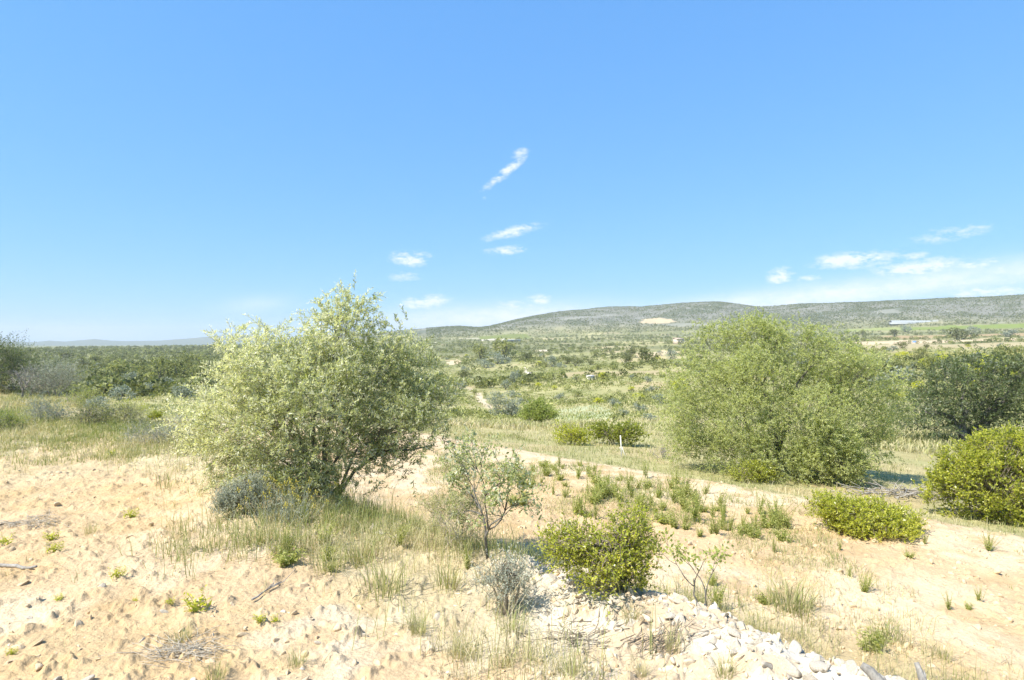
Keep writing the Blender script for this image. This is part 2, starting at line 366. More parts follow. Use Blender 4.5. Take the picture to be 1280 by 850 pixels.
patch([(770,450),(800,447),(840,444),(855,446),(800,452),(770,454)], (.40, .33, .17), .7)
patch([(1062,428),(1120,426),(1290,423),(1290,426),(1120,430),(1070,431)], (.50, .39, .25))
patch([(1075,431),(1290,428),(1290,434),(1080,437)], (.36, .30, .17))
patch([(1100,420),(1290,416),(1290,420),(1100,424)], (.36, .24, .13), .7)
patch([(1130,409),(1290,404),(1290,409.5),(1130,413)], (.18, .22, .045))
patch([(1060,412),(1130,409),(1130,413),(1060,415)], (.25, .27, .09))
patch([(598,421),(660,417.5),(668,423),(600,424.5)], (.17, .19, .05))
patch([(600,424.6),(632,423.6),(632,425.4),(600,426.4)], (.5, .45, .34))
patch([(562,423),(600,422),(600,424),(562,424)], (.42, .38, .26), .8)
patch([(158,487),(225,485),(230,488),(160,490)], (.48, .42, .26), .8)
patch([(1115,441),(1290,437),(1290,446),(1125,450)], (.28, .24, .05), .55)
HILLP = [((797,403),(808,399),(825,397.5),(840,399),(846,403),(832,405),(805,405))]
patch(HILLP[0], (.46, .36, .22))
for pts in [((700,399),(770,392),(772,393.5),(702,401)), ((820,405),(870,404),(900,407),(850,409)), ((1098,389),(1125,385),(1132,391),(1105,393))]:
    patch(pts, (.28, .27, .22), .6)

def inpoly(x, y, P):
    c = np.zeros(x.shape, bool); j = len(P)-1
    for i in range(len(P)):
        xi, yi = P[i]; xj, yj = P[j]
        k = ((yi > y) != (yj > y)) & (x < (xj-xi)*(y-yi)/(yj-yi+1e-12)+xi); c ^= k; j = i
    return c

def cover(x, y):
    r = np.sqrt(x*x+y*y); s = bank_s(x, y); n = len(x)
    def mix(c, k): return C*(1-k[:, None])+np.asarray(c)*k[:, None]
    nlow = fbm(x, y, 2.2, 4, 101); nm = fbm(x, y, .5, 3, 111)
    C = np.tile(np.array([.525, .38, .22]), (n, 1))                     # sandy orange soil
    C = mix((.61, .485, .325), sstep(-.05, .12, nlow)*.8)                   # paler dusty patches
    up = sstep(0.1, -.3, s)
    C = mix((.61, .505, .365), up*sstep(-3.2, -.6, s)*sstep(-5, -1, x)*sstep(-.28, .05, nm+.1))
    C = mix((.64, .57, .46), sstep(-1.5, -.35, s+.5*nlow)*sstep(.5, .1, s)*sstep(-.6, .6, x))   # chalky rubble crest
    C = mix((.47, .325, .17), sstep(.06, .2, nm)*.6)
    C = mix((.49, .345, .18), sstep(.0, .2, fbm(x, y, 1.1, 4, 117, .65))*.7)                       # darker, damper crumbs
    g = sstep(-1.5, -.8, s+.7*nlow)*sstep(.75, .2, s)*sstep(.6, -.5, x)    # litter under the bank grass
    C = mix((.46, .375, .22), g*.75)
    g = sstep(.25, .6, s+.3*nlow)*sstep(3.4, 2.0, s+1.6*nlow)*sstep(.2, 1., x)*sstep(5.5, 3.6, x)
    C = mix((.40, .33, .19), g*.7)
    s0 = (x+y-4.7)/1.41421
    edge = 7.9+.9*fbm(x, y, 3.5, 3, 130)
    g = sstep(edge, edge+.8, s0)
    C = mix((.37, .335, .165), g*(.8+.2*np.sign(nlow)))
    # left shoulder grass
    g = sstep(8.2, 9.6, r+1.2*nlow)*sstep(.8, .2, s)*sstep(-2, -4, x)
    C = mix((.50, .41, .25), g*(.75+.25*np.sign(nlow)))
    # valley patchwork
    a = fbm(x, y, 40, 4, 140); b = fbm(x, y, 13, 4, 150); V = np.tile(np.array([.29, .275, .12]), (n, 1)); S_ = C
    C = V
    C = mix((.39, .355, .17), sstep(.0, .16, a)*.75)
    C = mix((.20, .205, .085), sstep(.02, .2, -a)*.8)
    C = mix((.42, .33, .19), sstep(.17, .27, b)*.75)
    C = mix((.19, .195, .08), sstep(.1, .25, -b)*.65)
    fr = sstep(260, 520, r)*sstep(2300, 1500, r); cc = fbm(x, y, 110, 5, 160)
    C = mix((.155, .16, .075), fr*sstep(-.22, .08, cc)*.85)
    C = mix((.42, .33, .20), fr*sstep(.2, .3, fbm(x, y, 60, 4, 170))*.85)
    th = np.arctan2(x, y)
    wood = sstep(70, 160, r)*sstep(-.22, -.36, th)
    C = mix((.18, .185, .08), wood*.85)
    hl = sstep(1800, 2150, r)*(th > -.4); hn = fbm(x, y, 55, 5, 180, .62); hb = fbm(x, y, 400, 3, 190)
    C = mix((.185, .18, .14), hl)
    C = mix((.10, .115, .06), hl*sstep(-.12, .14, hn+.5*hb)*.8)
    C = mix((.28, .27, .22), hl*sstep(.17, .3, fbm(x, y*1.0, 38, 4, 200))*.7)
    C = mix((.10, .12, .06), sstep(7000, 8500, r))
    k = sstep(16, 30, r)[:, None]
    C = S_*(1-k)+C*k
    for P, colr, mv in PATCH:
        d = np.hypot(P.mean(0)[0], P.mean(0)[1])
        q = inpoly(x+d*.012*fbm(x, y, d*.03, 2, 7), y+d*.03*fbm(x, y, d*.03, 2, 8), P)
        C[q] = C[q]*(1-mv)+np.asarray(colr)*mv
    return C

def build_ground():
    th = np.concatenate([np.linspace(-math.pi, R(-58), 60, endpoint=False), np.linspace(R(-58), R(-46), 60, endpoint=False), np.linspace(R(-46), R(46), 820, endpoint=False),
                         np.linspace(R(46), R(58), 60, endpoint=False), np.linspace(R(58), math.pi, 60, endpoint=False)])
    rr = np.concatenate([[.25, .5, .8, 1.1, 1.4, 1.7, 1.95], np.geomspace(2.15, 18, 540, endpoint=False), np.geomspace(18, 1700, 270, endpoint=False), np.geomspace(1700, 3300, 90, endpoint=False), np.geomspace(3300, 12000, 36)])
    TH, RR = np.meshgrid(th, rr); X, Y = RR*np.sin(TH), RR*np.cos(TH)
    x, y = X.ravel(), Y.ravel(); z = H(x, y); C = cover(x, y)
    nt, nr = len(th), len(rr)
    i = np.arange(nr-1)[:, None]*nt; j = np.arange(nt)[None]; j2 = (j+1) % nt
    Q = np.stack([i+j, i+nt+j, i+nt+j2, i+j2], -1).reshape(-1, 4)
    V = np.stack([x, y, z], 1)
    c = len(V); V = np.concatenate([V, [[0, 0, float(H(0., 0.))]]]); C = np.concatenate([C, C[:1]])
    T = np.stack([np.full(nt, c), np.arange(nt), (np.arange(nt)+1) % nt], 1)
    me = mesh('ground', V, [Q, T], M['ground'], None, True, C)
    link('ground', me, kind='structure')
build_ground()

# haze: clear air that pales the far hills
def build_haze():
    m = bpy.data.materials.new('haze'); m.use_nodes = True; t = NT(m.node_tree); t.n.clear()
    v = t.new('ShaderNodeVolumePrincipled'); v.inputs['Color'].default_value = (.90, .96, 1, 1); v.inputs['Density'].default_value = 0.95e-4
    v.inputs['Anisotropy'].default_value = 0.0
    o = t.new('ShaderNodeOutputMaterial'); t.l.new(v.outputs[0], o.inputs['Volume'])
    a, z0, z1 = 12600., -60., 330.
    V = np.array([[sx*a, sy*a, zz] for zz in (z0, z1) for sy in (-1, 1) for sx in (-1, 1)])
    Q = np.array([[0, 2, 3, 1], [4, 5, 7, 6], [0, 1, 5, 4], [2, 6, 7, 3], [0, 4, 6, 2], [1, 3, 7, 5]])
    link('haze', mesh('haze', V, [Q], m), kind='stuff')
build_haze()

# ---------------------------------------------------------------- foliage builders
def lobes_px(lst, Y, depth=.9, seed=1):
    """crown lobes: photo centre/half-sizes turned into metres at distance Y"""
    r = np.random.default_rng(seed); k = Y/F; o = []
    for e in lst:
        px, py, rx, rz = e[:4]; dy = e[4] if len(e) > 4 else r.uniform(-.5, .5)
        o.append(((px-CX)*k, Y+dy, EYE+(HY-py)*k, rx*k, (rx+rz)*.5*k*depth, rz*k))
    return np.array(o)
def foliage(lob, base, n_cl, per, L, nl, leaf, seed, up=.5, outw=.8, droop=.25, inner=.35, spread=.55, sig=.10, wide=1.0, tint=(.35, .22), leafang=.9, floor=None, tip=0.25, jitter=1.0, pale=None):
    """-> (leaf bag, twig bag, clump centres). lob in world metres; result local to base"""
    r = np.random.default_rng(seed); lf, tw = Bag(), Bag()
    w = (lob[:, 3]*lob[:, 5]); w = w/w.sum()
    k = r.choice(len(lob), n_cl, p=w); v = unit(r.normal(size=(n_cl, 3))+np.array([0, 0, .25]))
    rad = r.uniform(inner**2, 1, n_cl)**.5
    c = lob[k, :3]+v*lob[k, 3:]*rad[:, None]
    cdir = unit(v*outw+np.array([0, 0, up])+r.normal(size=(n_cl, 3))*.25)
    ctint = r.normal(0, .5, n_cl)
    if pale is not None:     # sunlit side of the crown: its brightness painted into the leaf tint
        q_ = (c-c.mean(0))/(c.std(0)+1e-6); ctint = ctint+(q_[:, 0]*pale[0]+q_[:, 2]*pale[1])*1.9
    m = n_cl*per; ci = np.repeat(np.arange(n_cl), per)
    p0 = c[ci]+r.normal(size=(m, 3))*sig; d = unit(cdir[ci]+r.normal(size=(m, 3))*spread)
    Ls = L*r.uniform(.5, 1.25, m)*jitter
    if floor is not None:
        hz = H(p0[:, 0], p0[:, 1]); ok = p0[:, 2] > hz+floor
        p0, d, Ls, ci = p0[ok], d[ok], Ls[ok], ci[ok]; m = len(p0)
    dr = np.array([0, 0, -1.])*(Ls*droop)[:, None]
    pt = lambda t: p0+d*(Ls*t)[:, None]+dr*(t*t)
    add_twigs(tw, pt(0)-base, pt(.5)-base, pt(1.)-base, leaf[1]*.07+.0008, .5)
    lim = unit(np.array(base)[None]+np.array([0, 0, .3])-c); q0 = c+lim*r.uniform(.25, .6, n_cl)[:, None]*np.minimum(1, np.linalg.norm(c-np.array(base), axis=1))[:, None]
    mid = (q0+c)*.5+r.normal(size=(n_cl, 3))*.03
    add_twigs(tw, q0-base, mid-base, c-base, leaf[1]*.16+.0015, .5)
    for j in range(nl):
        t = (j+.6)/nl; b = pt(t*r.uniform(.9, 1.05)); 
        perp = unit(np.cross(d, r.normal(size=(m, 3)))); ld = d*(1.25-leafang*.6)+perp*leafang+np.array([0, 0, .12])
        T = np.clip(tint[0]+tint[1]*ctint[ci]+r.normal(0, .13, m)+tip*(t-.5), 0, 1)
        sc = r.uniform(.65, 1.15, m)*(1.05-.35*t)
        add_leaves(lf, b-base, ld, leaf[0]*sc, leaf[1]*sc*wide, T, r)
    return lf, tw, c
def limbs(base, targets, seed, r0, sides=7, wob=.08, n=7, tip=.25, start=None):
    """trunk: tapered wandering limbs from the base to each target"""
    r = np.random.default_rng(seed); b = Bag()
    for i, t in enumerate(targets):
        t = np.array(t, float)-base; a = np.array([r.normal()*r0*.8, r.normal()*r0*.8, -.12]) if start is None else np.array(start)
        u = np.linspace(0, 1, n)[:, None]; p = a+(t-a)*u+np.array([0, 0, 1.])*(np.sin(u*math.pi)*.12*np.linalg.norm(t-a))*(1 if t[2] > .3 else .3)
        p[1:-1] += r.normal(size=(n-2, 3))*wob*np.linalg.norm(t)*.5
        k = r.uniform(.75, 1.1)
        add_tube(b, p, r0*k*(1-(1-tip)*u[:, 0]), sides)
    return b
def tree(name, label, cat, base, lob, leafm, bark, seed, targets, r0, group=None, part=('trunk', 'crown', 'twigs'), **kw):
    base = np.array(base, float); o = thing(name, label, cat, base, group)
    lf, tw, c = foliage(lob, base, seed=seed, **kw)
    link(part[0], limbs(base, targets, seed, r0).mesh(part[0], M[bark], True), o)
    link(part[1], lf.mesh(part[1], M[leafm]), o)
    link(part[2], tw.mesh(part[2], M[bark]), o)
    return o

# ---- the olive on the bank
b = g1(402, 620); Y = b[1]+.3; b = np.array([b[0]*Y/b[1], Y, float(H(b[0]*Y/b[1], Y))])
LO = [(400,505,100,66),(310,520,70,48),(492,500,62,60),(418,418,46,44),(340,455,48,34),(478,452,46,36),(272,552,36,28),(528,538,32,44),(410,568,76,34),(312,438,24,14),
      (436,385,24,20),(398,390,24,20),(505,430,24,16),(248,520,22,22),(480,580,46,20),(335,580,52,26),(556,510,12,22),(385,604,50,16),(285,580,30,16),(440,580,44,20,-.45),(370,588,50,26,-.45),(330,592,36,18,-.35)]
lob = lobes_px(LO, Y, 1.0, 3)
k = Y/F
tg = [((px-CX)*k, Y+dy, EYE+(HY-py)*k) for px, py, dy in ((330,480,.1),(400,440,-.1),(460,470,.2),(300,545,-.2),(500,520,-.1),(425,380,.1),(380,530,-.4),(540,560,.2),(350,420,.2),(485,430,.1))]
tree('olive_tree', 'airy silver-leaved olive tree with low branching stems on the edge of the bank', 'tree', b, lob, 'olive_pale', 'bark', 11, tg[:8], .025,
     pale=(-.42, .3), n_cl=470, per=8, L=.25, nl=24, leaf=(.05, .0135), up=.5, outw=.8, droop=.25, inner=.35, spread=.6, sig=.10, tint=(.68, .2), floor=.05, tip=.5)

# ---- the big olive across the field
b = g1(968, 598); Y = b[1]+.9; b = np.array([b[0]*Y/b[1], Y, float(H(b[0]*Y/b[1], Y))])
LB = [(903,440,40,32),(945,425,38,28),(988,432,40,30),(1030,448,36,30),(1068,478,40,34),(1098,512,30,34),(868,480,38,32),(850,520,26,30),(915,485,44,34),(965,480,46,36),(1020,495,44,36),(1062,530,36,34),
      (885,535,42,32),(940,545,46,34),(1000,550,44,34),(900,572,46,22),(955,585,46,18),(1085,560,24,22),(862,560,30,24),(1010,580,34,20),(930,460,30,24,-1.0),(985,515,40,34,-1.3),(910,515,36,30,-1.2),(950,568,48,28,-1.2),(1000,562,40,28,-1.2),(905,560,36,24,-1.),(1040,470,34,28,-.9),(1055,575,24,20),(960,420,20,14),(1000,425,20,14)]
lob = lobes_px(LB, Y, 1.0, 5); k = Y/F
tg = [((px-CX)*k, Y+dy, EYE+(HY-py)*k) for px, py, dy in ((900,470,.2),(960,450,.1),(1020,450,-.2),(1070,490,.1),(890,530,-.2),(1040,540,.2),(960,500,-.3))]
tree('olive_tree', 'broad dense yellow-green olive tree beyond the sandy field, crown reaching the ground', 'tree', b, lob, 'olive_big', 'bark', 12, tg, .05,
     n_cl=1350, per=9, L=.23, nl=16, leaf=(.056, .0185), up=.45, outw=.9, droop=.3, inner=.72, spread=.7, sig=.12, tint=(.64, .28), floor=.04, tip=.55)
b = g1(1036, 606); Y = b[1]
tree('olive_sapling', 'rounded pale olive sucker clump standing in front of the broad olive tree', 'sapling', b, lobes_px([(1036,568,40,34,.1),(1020,585,26,20,0),(1060,580,24,24,0),(1046,545,26,20,.1)], Y, .9, 6), 'olive_big', 'bark', 13,
     [((px-CX)*Y/F, Y, EYE+(HY-py)*Y/F) for px, py in ((1036,560),(1020,580),(1055,575))], .03, part=('stems', 'leaves', 'twigs'), n_cl=150, per=8, L=.26, nl=12, leaf=(.075, .025), up=.8, outw=.6, droop=.1, inner=.55, sig=.09, tint=(.6, .18), floor=.04)
# ---- the dark olive behind
b = g1(1207, 556); Y = b[1]; k = Y/F
lob = lobes_px([(1150,515,42,36),(1200,495,55,42),(1255,490,52,48),(1170,535,36,22),(1250,530,42,30),(1290,505,48,46),(1225,470,36,25),(1290,470,30,25),(1185,478,30,20)], Y, .8, 8)
tree('olive_tree', 'dark shady olive tree with a forked trunk on the grass behind the mastic bush', 'tree', b, lob, 'olive_dark', 'bark', 14,
     [((px-CX)*k, Y+dy, EYE+(HY-py)*k) for px, py, dy in ((1160,515,.2),(1205,490,0),(1250,495,-.3),(1285,490,.3))], .16, n_cl=360, per=7, L=.5, nl=11, leaf=(.12, .05), up=.5, outw=.8, inner=.5, sig=.2, tint=(.45, .22), floor=.4)

def shrub(name, label, cat, px, py, LP, leafm, seed, bark='twig', off=0.0, r0=.02, group=None, floor=.03, ntg=4, **kw):
    b = g1(px, py); Y = b[1]+off; b = np.array([(px-CX)*Y/F, Y, 0.]); b[2] = float(H(b[0], b[1]))
    lob = lobes_px(LP, Y, kw.pop('depth', .9), seed)
    tg = [tuple(l[:3]) for l in lob[:ntg]]
    return tree(name, label, cat, b, lob, leafm, bark, seed, tg, r0, group, ('stems', 'leaves', 'twigs'), floor=floor, **kw)
MK = dict(n_cl=260, per=8, L=.13, nl=9, leaf=(.04, .021), up=.6, outw=.7, droop=.1, inner=.6, spread=.6, sig=.06, tip=.35, leafang=.8)
def mk(**kw): d = dict(MK); d.update(kw); return d
shrub('mastic_bush', 'big rounded glossy mastic bush with a dark hollow at the field corner', 'bush', 1240, 655, [(1242,612,62,44,0),(1195,618,30,32,.1),(1270,575,50,32,.2),(1300,625,60,50,0),(1215,585,30,24,.15),(1330,585,50,45,.3),(1260,640,40,24,-.2)], 'mastic', 21,
      off=.4, **mk(n_cl=900, tint=(.48, .2), leaf=(.046, .026), inner=.85, tip=.6, sig=.05))
shrub('mastic_bush', 'leafy green mastic bush growing against the stony bank edge', 'bush', 765, 740, [(728,692,32,18,.1),(788,672,24,16,.1),(765,703,32,20,0),(802,700,16,20,.1),(700,684,14,10,0),(795,728,16,10,0),(780,660,12,9,.1),(745,712,20,12,-.1)], 'mastic', 22,
      **mk(n_cl=230, per=6, L=.11, leaf=(.027, .013), sig=.045, tint=(.5, .26), spread=.8))
shrub('mastic_bush', 'low spreading mastic cushion alone on the sandy field', 'bush', 1085, 664, [(1070,643,40,13,0),(1105,652,38,11,0),(1045,638,22,10,.1),(1085,656,45,10,-.2),(1128,658,16,8,0)], 'mastic', 23,
      depth=1.3, **mk(n_cl=420, L=.11, tint=(.6, .18)))
shrub('mastic_bush', 'small bright mastic bush under the skirt of the broad olive', 'bush', 942, 603, [(935,591,22,11,0),(955,594,14,8,0)], 'mastic', 24, **mk(n_cl=70, tint=(.4, .2)))
shrub('mastic_bush', 'dark and rust-tinged round bush just behind the white stake', 'bush', 770, 556, [(786,543,15,12,0),(764,544,17,10,.3),(748,545,11,9,.5)], 'mastic', 25, **mk(n_cl=120, L=.13, leaf=(.07, .03), sig=.1, tint=(.22, .22)))
shrub('mastic_bush', 'low yellow-green bush on the grass strip near the white stake', 'bush', 716, 554, [(712,545,16,8,0),(724,548,10,6,0)], 'mastic', 26, **mk(n_cl=60, L=.18, leaf=(.06, .028), sig=.1, tint=(.62, .2)))
shrub('almond_tree', 'small green almond tree at the corner of the pale grass plot', 'tree', 672, 530, [(672,517,18,13),(664,522,12,8),(682,521,12,9)], 'weed', 27, **mk(n_cl=90, L=.4, leaf=(.16, .07), sig=.2, tint=(.3, .22)))
shrub('scrub_bush', 'tall grey-green bush beside the earth track in the valley', 'bush', 628, 524, [(628,512,12,12),(620,503,9,8),(640,515,9,8)], 'grey_leaf', 28, **mk(n_cl=70, L=.4, leaf=(.15, .06), sig=.25, tint=(.3, .3)))
# left shoulder bushes
shrub('wild_olive_bush', 'tall dark bush with bare grey wands rising on the grassy shoulder', 'bush', 20, 490, [(8,463,32,21,0),(-25,460,40,27,0),(38,468,22,13,.3),(45,480,36,11,0)], 'olive_dark', 31, bark='dead', r0=.04,
      **mk(n_cl=230, L=.5, leaf=(.09, .022), sig=.2, tint=(.5, .3), up=.9))
shrub('scrub_bush', 'greyish twiggy half-bare bush next to the tall dark bush on the shoulder', 'bush', 70, 497, [(68,474,24,13,0),(90,476,12,10,0),(55,484,22,10,0)], 'grey_leaf', 32, bark='dead', **mk(n_cl=70, L=.5, leaf=(.07, .014), sig=.15, tint=(.3, .3), up=.8))
shrub('mastic_bush', 'yellow-green low bush on the bank beyond the grass', 'bush', 168, 519, [(165,508,22,9,0),(185,513,12,6,0)], 'mastic', 33, **mk(n_cl=80, L=.2, leaf=(.06, .026), sig=.1, tint=(.62, .2)))
shrub('mastic_bush', 'tiny dark green bush beside the bare earth scar behind the silvery olive', 'bush', 196, 528, [(196,521,9,6,0)], 'mastic', 34, **mk(n_cl=26, L=.16, leaf=(.055, .024), sig=.06, tint=(.25, .2)))
shrub('scrub_bush', 'grey-brown twiggy bush where the bare soil meets the shoulder grass', 'bush', 185, 556, [(180,548,18,8,0),(200,550,10,6,0)], 'grey_leaf', 35, bark='dead', **mk(n_cl=36, per=6, L=.28, nl=7, leaf=(.03, .008), sig=.07, tint=(.3, .3)))
for px, py, LP, mt, sd, lb, tn in [(58,528,[(58,518,16,8,0),(70,522,10,6,0)],'grey_leaf',131,'dull brown-grey cushion bush in the middle of the shoulder grass',.1),(112,532,[(112,523,15,7,0)],'scrub',132,'low olive-green bush in the shoulder grass between two grey bushes',.45),
    (8,538,[(6,530,12,7,0)],'weed',133,'bright green clump in the shoulder grass at the picture edge',.2),(150,530,[(150,520,18,8,0),(162,524,10,6,0)],'scrub',134,'olive-green bush at the lip of the shoulder before the yellow-green low bush',.55),
    (232,555,[(230,545,15,8,0),(242,549,10,6,0)],'grey_leaf',135,'silvery low bush under the lowest skirt of the silvery olive',.6),(105,508,[(105,500,18,8,0),(120,503,12,6,0)],'weed',136,'yellowish green bush just past the leafless grey bush on the shoulder',.5)]:
    shrub('scrub_bush', lb, 'bush', px, py, LP, mt, sd, bark='dead', **mk(n_cl=46, per=6, L=.24, nl=8, leaf=(.04, .014), sig=.08, tint=(tn, .25)))
# foreground small shrubs
shrub('sage_bush', 'blue-grey sage bush in the bank grass beside the silvery olive', 'shrub', 306, 645, [(306,628,22,17,0),(322,616,10,10,0),(285,632,14,11,0)], 'grey_leaf', 41, **mk(n_cl=110, per=7, L=.13, nl=14, leaf=(.028, .008), sig=.03, up=1.2, spread=.35, tint=(.5, .25)))
shrub('sage_bush', 'blue-grey wormwood bush with bare brown lower stems at the middle of the bank', 'shrub', 632, 765, [(632,718,27,16,0),(618,735,15,14,0),(650,730,16,14,0),(634,745,18,10,0)], 'grey_leaf', 42, **mk(n_cl=46, per=6, L=.17, nl=15, leaf=(.02, .006), sig=.035, up=1.1, spread=.5, tint=(.6, .25), inner=.2))

def flower_plant(px, py):
    b = g1(px, py); r = np.random.default_rng(44); o = thing('everlasting_plant', 'grey plant topped with small yellow flower heads below the silvery olive', 'plant', b)
    st, fl = Bag(), Bag(); n = 95
    p = np.stack([r.normal(0, .14, n), r.normal(0, .10, n), np.full(n, -.02)], 1); tip = p*1.6+np.stack([r.normal(0, .04, n), r.normal(0, .04, n), r.uniform(.2, .42, n)], 1)
    add_twigs(st, p, (p+tip)*.5+r.normal(size=(n, 3))*.015, tip, .0028, .5)
    for q in range(9):
        u = r.uniform(.15, .8, n)[:, None]; add_leaves(st, p+(tip-p)*u, r.normal(size=(n, 3))+np.array([0, 0, 1.]), .03, .005, r.uniform(.2, .8, n), r)
    add_leaves(fl, r.normal(size=(9, 3))*.006, r.normal(size=(9, 3))+np.array([0, 0, .6]), .017, .014, r.uniform(0, 1, 9), r)
    link('stems', st.mesh('stems', M['grey_leaf']), o); fm = fl.mesh('flower_head', M['flower'])
    for i in range(0, n, 2): link('flower_head', fm, o, tip[i])
flower_plant(352, 652)

def bare_tree(name, label, cat, base, h, seed, r0, mat, leafm=None, depth=5, lean=(0, 0), fork=3, leaves=0, leaf=(.03, .012), spread=.5, stems=1, group=None, parts=('branches', 'leaves')):
    r = np.random.default_rng(seed); o = thing(name, label, cat, base, group); b, lf = Bag(), Bag(); tips = []
    def grow(p, d, L, rad, lev):
        n = 4; pts = [p]; q = p.copy(); dd = d.copy()
        for i in range(n):
            dd = unit(dd+r.normal(size=3)*.18+np.array([0, 0, .05])); q = q+dd*L/n; pts.append(q.copy())
        add_tube(b, pts, np.linspace(rad, rad*.62, n+1), 5 if lev < 2 else 3)
        if lev >= 2: tips.extend(pts[2:])
        if lev == depth: return
        for kx in range(fork if lev < 3 else 2):
            nd = unit(dd+r.normal(size=3)*spread+np.array([0, 0, .15])); grow(pts[-1] if r.random() < .6 else pts[-2], nd, L*r.uniform(.55, .85), rad*.6, lev+1)
    for s_ in range(stems):
        d0 = unit(np.array([lean[0]+r.normal()*.25*(stems > 1), lean[1]+r.normal()*.25*(stems > 1), 1.]))
        grow(np.array([r.normal()*.04*(stems > 1), r.normal()*.04*(stems > 1), -.06]), d0, h*.36, r0, 0)
    link(parts[0], b.mesh(parts[0], M[mat], True), o)
    if leaves:
        t = np.array(tips); t = t[r.integers(0, len(t), leaves)]+r.normal(size=(leaves, 3))*.02
        add_leaves(lf, t, r.normal(size=(leaves, 3))+np.array([0, 0, .5]), leaf[0]*r.uniform(.6, 1.2, leaves), leaf[1], r.uniform(.1, .9, leaves), r)
        link(parts[1], lf.mesh(parts[1], M[leafm]), o)
    return o
bare_tree('dead_sapling', 'single bleached upright dead stem on the grassy shoulder', 'dead sapling', g1(84, 505), .62, 57, .014, 'dead', None, 1, (.03, 0), 2, 0, spread=.5)
b = g1(613, 700)
bare_tree('wild_pear_sapling', 'spindly half-bare sapling with a forked grey stem rising from the bank scrub', 'sapling', b, 1.0, 51, .0115, 'bark', 'olive_pale', 4, (-.15, 0), 3, 2600, (.034, .016), .42, stems=2)
bare_tree('dead_shrub', 'dry brown tangle of dead twigs beside the spindly sapling', 'dead shrub', g1(566, 690), .62, 52, .004, 'straw', 'grass', 4, (0, 0), 3, 2600, (.055, .004), .5, stems=8, parts=('twigs', 'dry_leaves'))
bare_tree('dead_shrub', 'pale leafless twig bush at the edge of the olive shade', 'dead shrub', g1(545, 655), .5, 53, .006, 'dead', None, 4, (0, 0), 3, 0, spread=.55, stems=3)
bare_tree('stem_plant', 'tall thin leafy stem plant on the bank behind the rubble', 'plant', g1(872, 760), .58, 54, .006, 'bark', 'weed', 3, (-.12, 0), 2, 260, (.028, .016), .4, stems=2, parts=('stems', 'leaves'))
bare_tree('dead_shrub', 'leafless grey bush with arching pale branches before the tall dark bush on the shoulder', 'dead shrub', g1(30, 498), 1.1, 55, .02, 'dead', None, 4, (.2, 0), 3, 0, spread=.6, stems=4)
bare_tree('dead_shrub', 'heap of dry twigs against the near foot of the broad olive', 'dead shrub', g1(828, 572), .5, 56, .012, 'dead', None, 4, (0, 0), 3, 0, spread=.8, stems=5)

def dead_stick(label, name, cat, p0, p1, r0, mat, seed, lift=.02, forks=2):
    a, c = g1(*p0), g1(*p1); r = np.random.default_rng(seed); o = thing(name, label, cat, a); b = Bag(); d = c-a; n = 8
    u = np.linspace(0, 1, n)[:, None]; p = d*u+r.normal(size=(n, 3))*r0*.6; p[:, 2] = H(a[0]+p[:, 0], a[1]+p[:, 1])-a[2]+lift+r0*.6
    add_tube(b, p, r0*(1-.45*u[:, 0])*r.uniform(.88, 1.12, n), 7)
    me = b.mesh('wood', M[mat], True); link('wood', me, o); f = Bag()
    for i in range(forks):
        j = r.integers(2, n-2); q = p[j]; e = q+d*r.uniform(.15, .3)+np.array([r.normal()*.04, r.normal()*.04, .05]); add_tube(f, [q, (q+e)/2+r.normal(size=3)*.01, e], [r0*.5, r0*.4, r0*.2], 5)
    if forks: link('side_twigs', f.mesh('side_twigs', M[mat], True), o)
dead_stick('smooth grey stick lying on the bare soil, cut by the picture edge', 'fallen_branch', 'branch', (-20, 705), (48, 711), .018, 'dead', 61, .0, 0)
def stub(label, name, cat, p0, p1, r0, seed, dy):
    a = g1(*p0); Y = a[1]+dy; c = np.array([(p1[0]-CX)*Y/F, Y, EYE+(HY-p1[1])*Y/F]); r = np.random.default_rng(seed); o = thing(name, label, cat, a); n = 8
    u = np.linspace(-.15, 1, n)[:, None]; p = (c-a)*u+r.normal(size=(n, 3))*r0*.1; b = Bag(); add_tube(b, p, r0*(1-.45*np.clip(u[:, 0], 0, 1)**2)*r.uniform(.85, 1.15, n), 8)
    link('wood', b.mesh('wood', M['log'], True), o); e = Bag(); add_tube(e, [p[4], p[4]+(c-a)*.2+np.array([r0*.9, 0, r0*.2]), p[4]+(c-a)*.34+np.array([r0*1.25, 0, 0])], [r0*.4, r0*.28, r0*.06], 5); link('splinter', e.mesh('splinter', M['log'], True), o)
stub('split weathered grey log end sticking out of the bank grass', 'driftwood_log', 'log', (1140, 890), (1076, 831), .03, 62, .12)
stub('thin upright weathered branch stub near the split log', 'fallen_branch', 'branch', (1166, 885), (1144, 827), .017, 63, .08)
dead_stick('thin dry stick with side twigs lying on bare soil above the leafy seedling', 'fallen_branch', 'branch', (316, 752), (352, 728), .007, 'dead', 64, .015, 3)
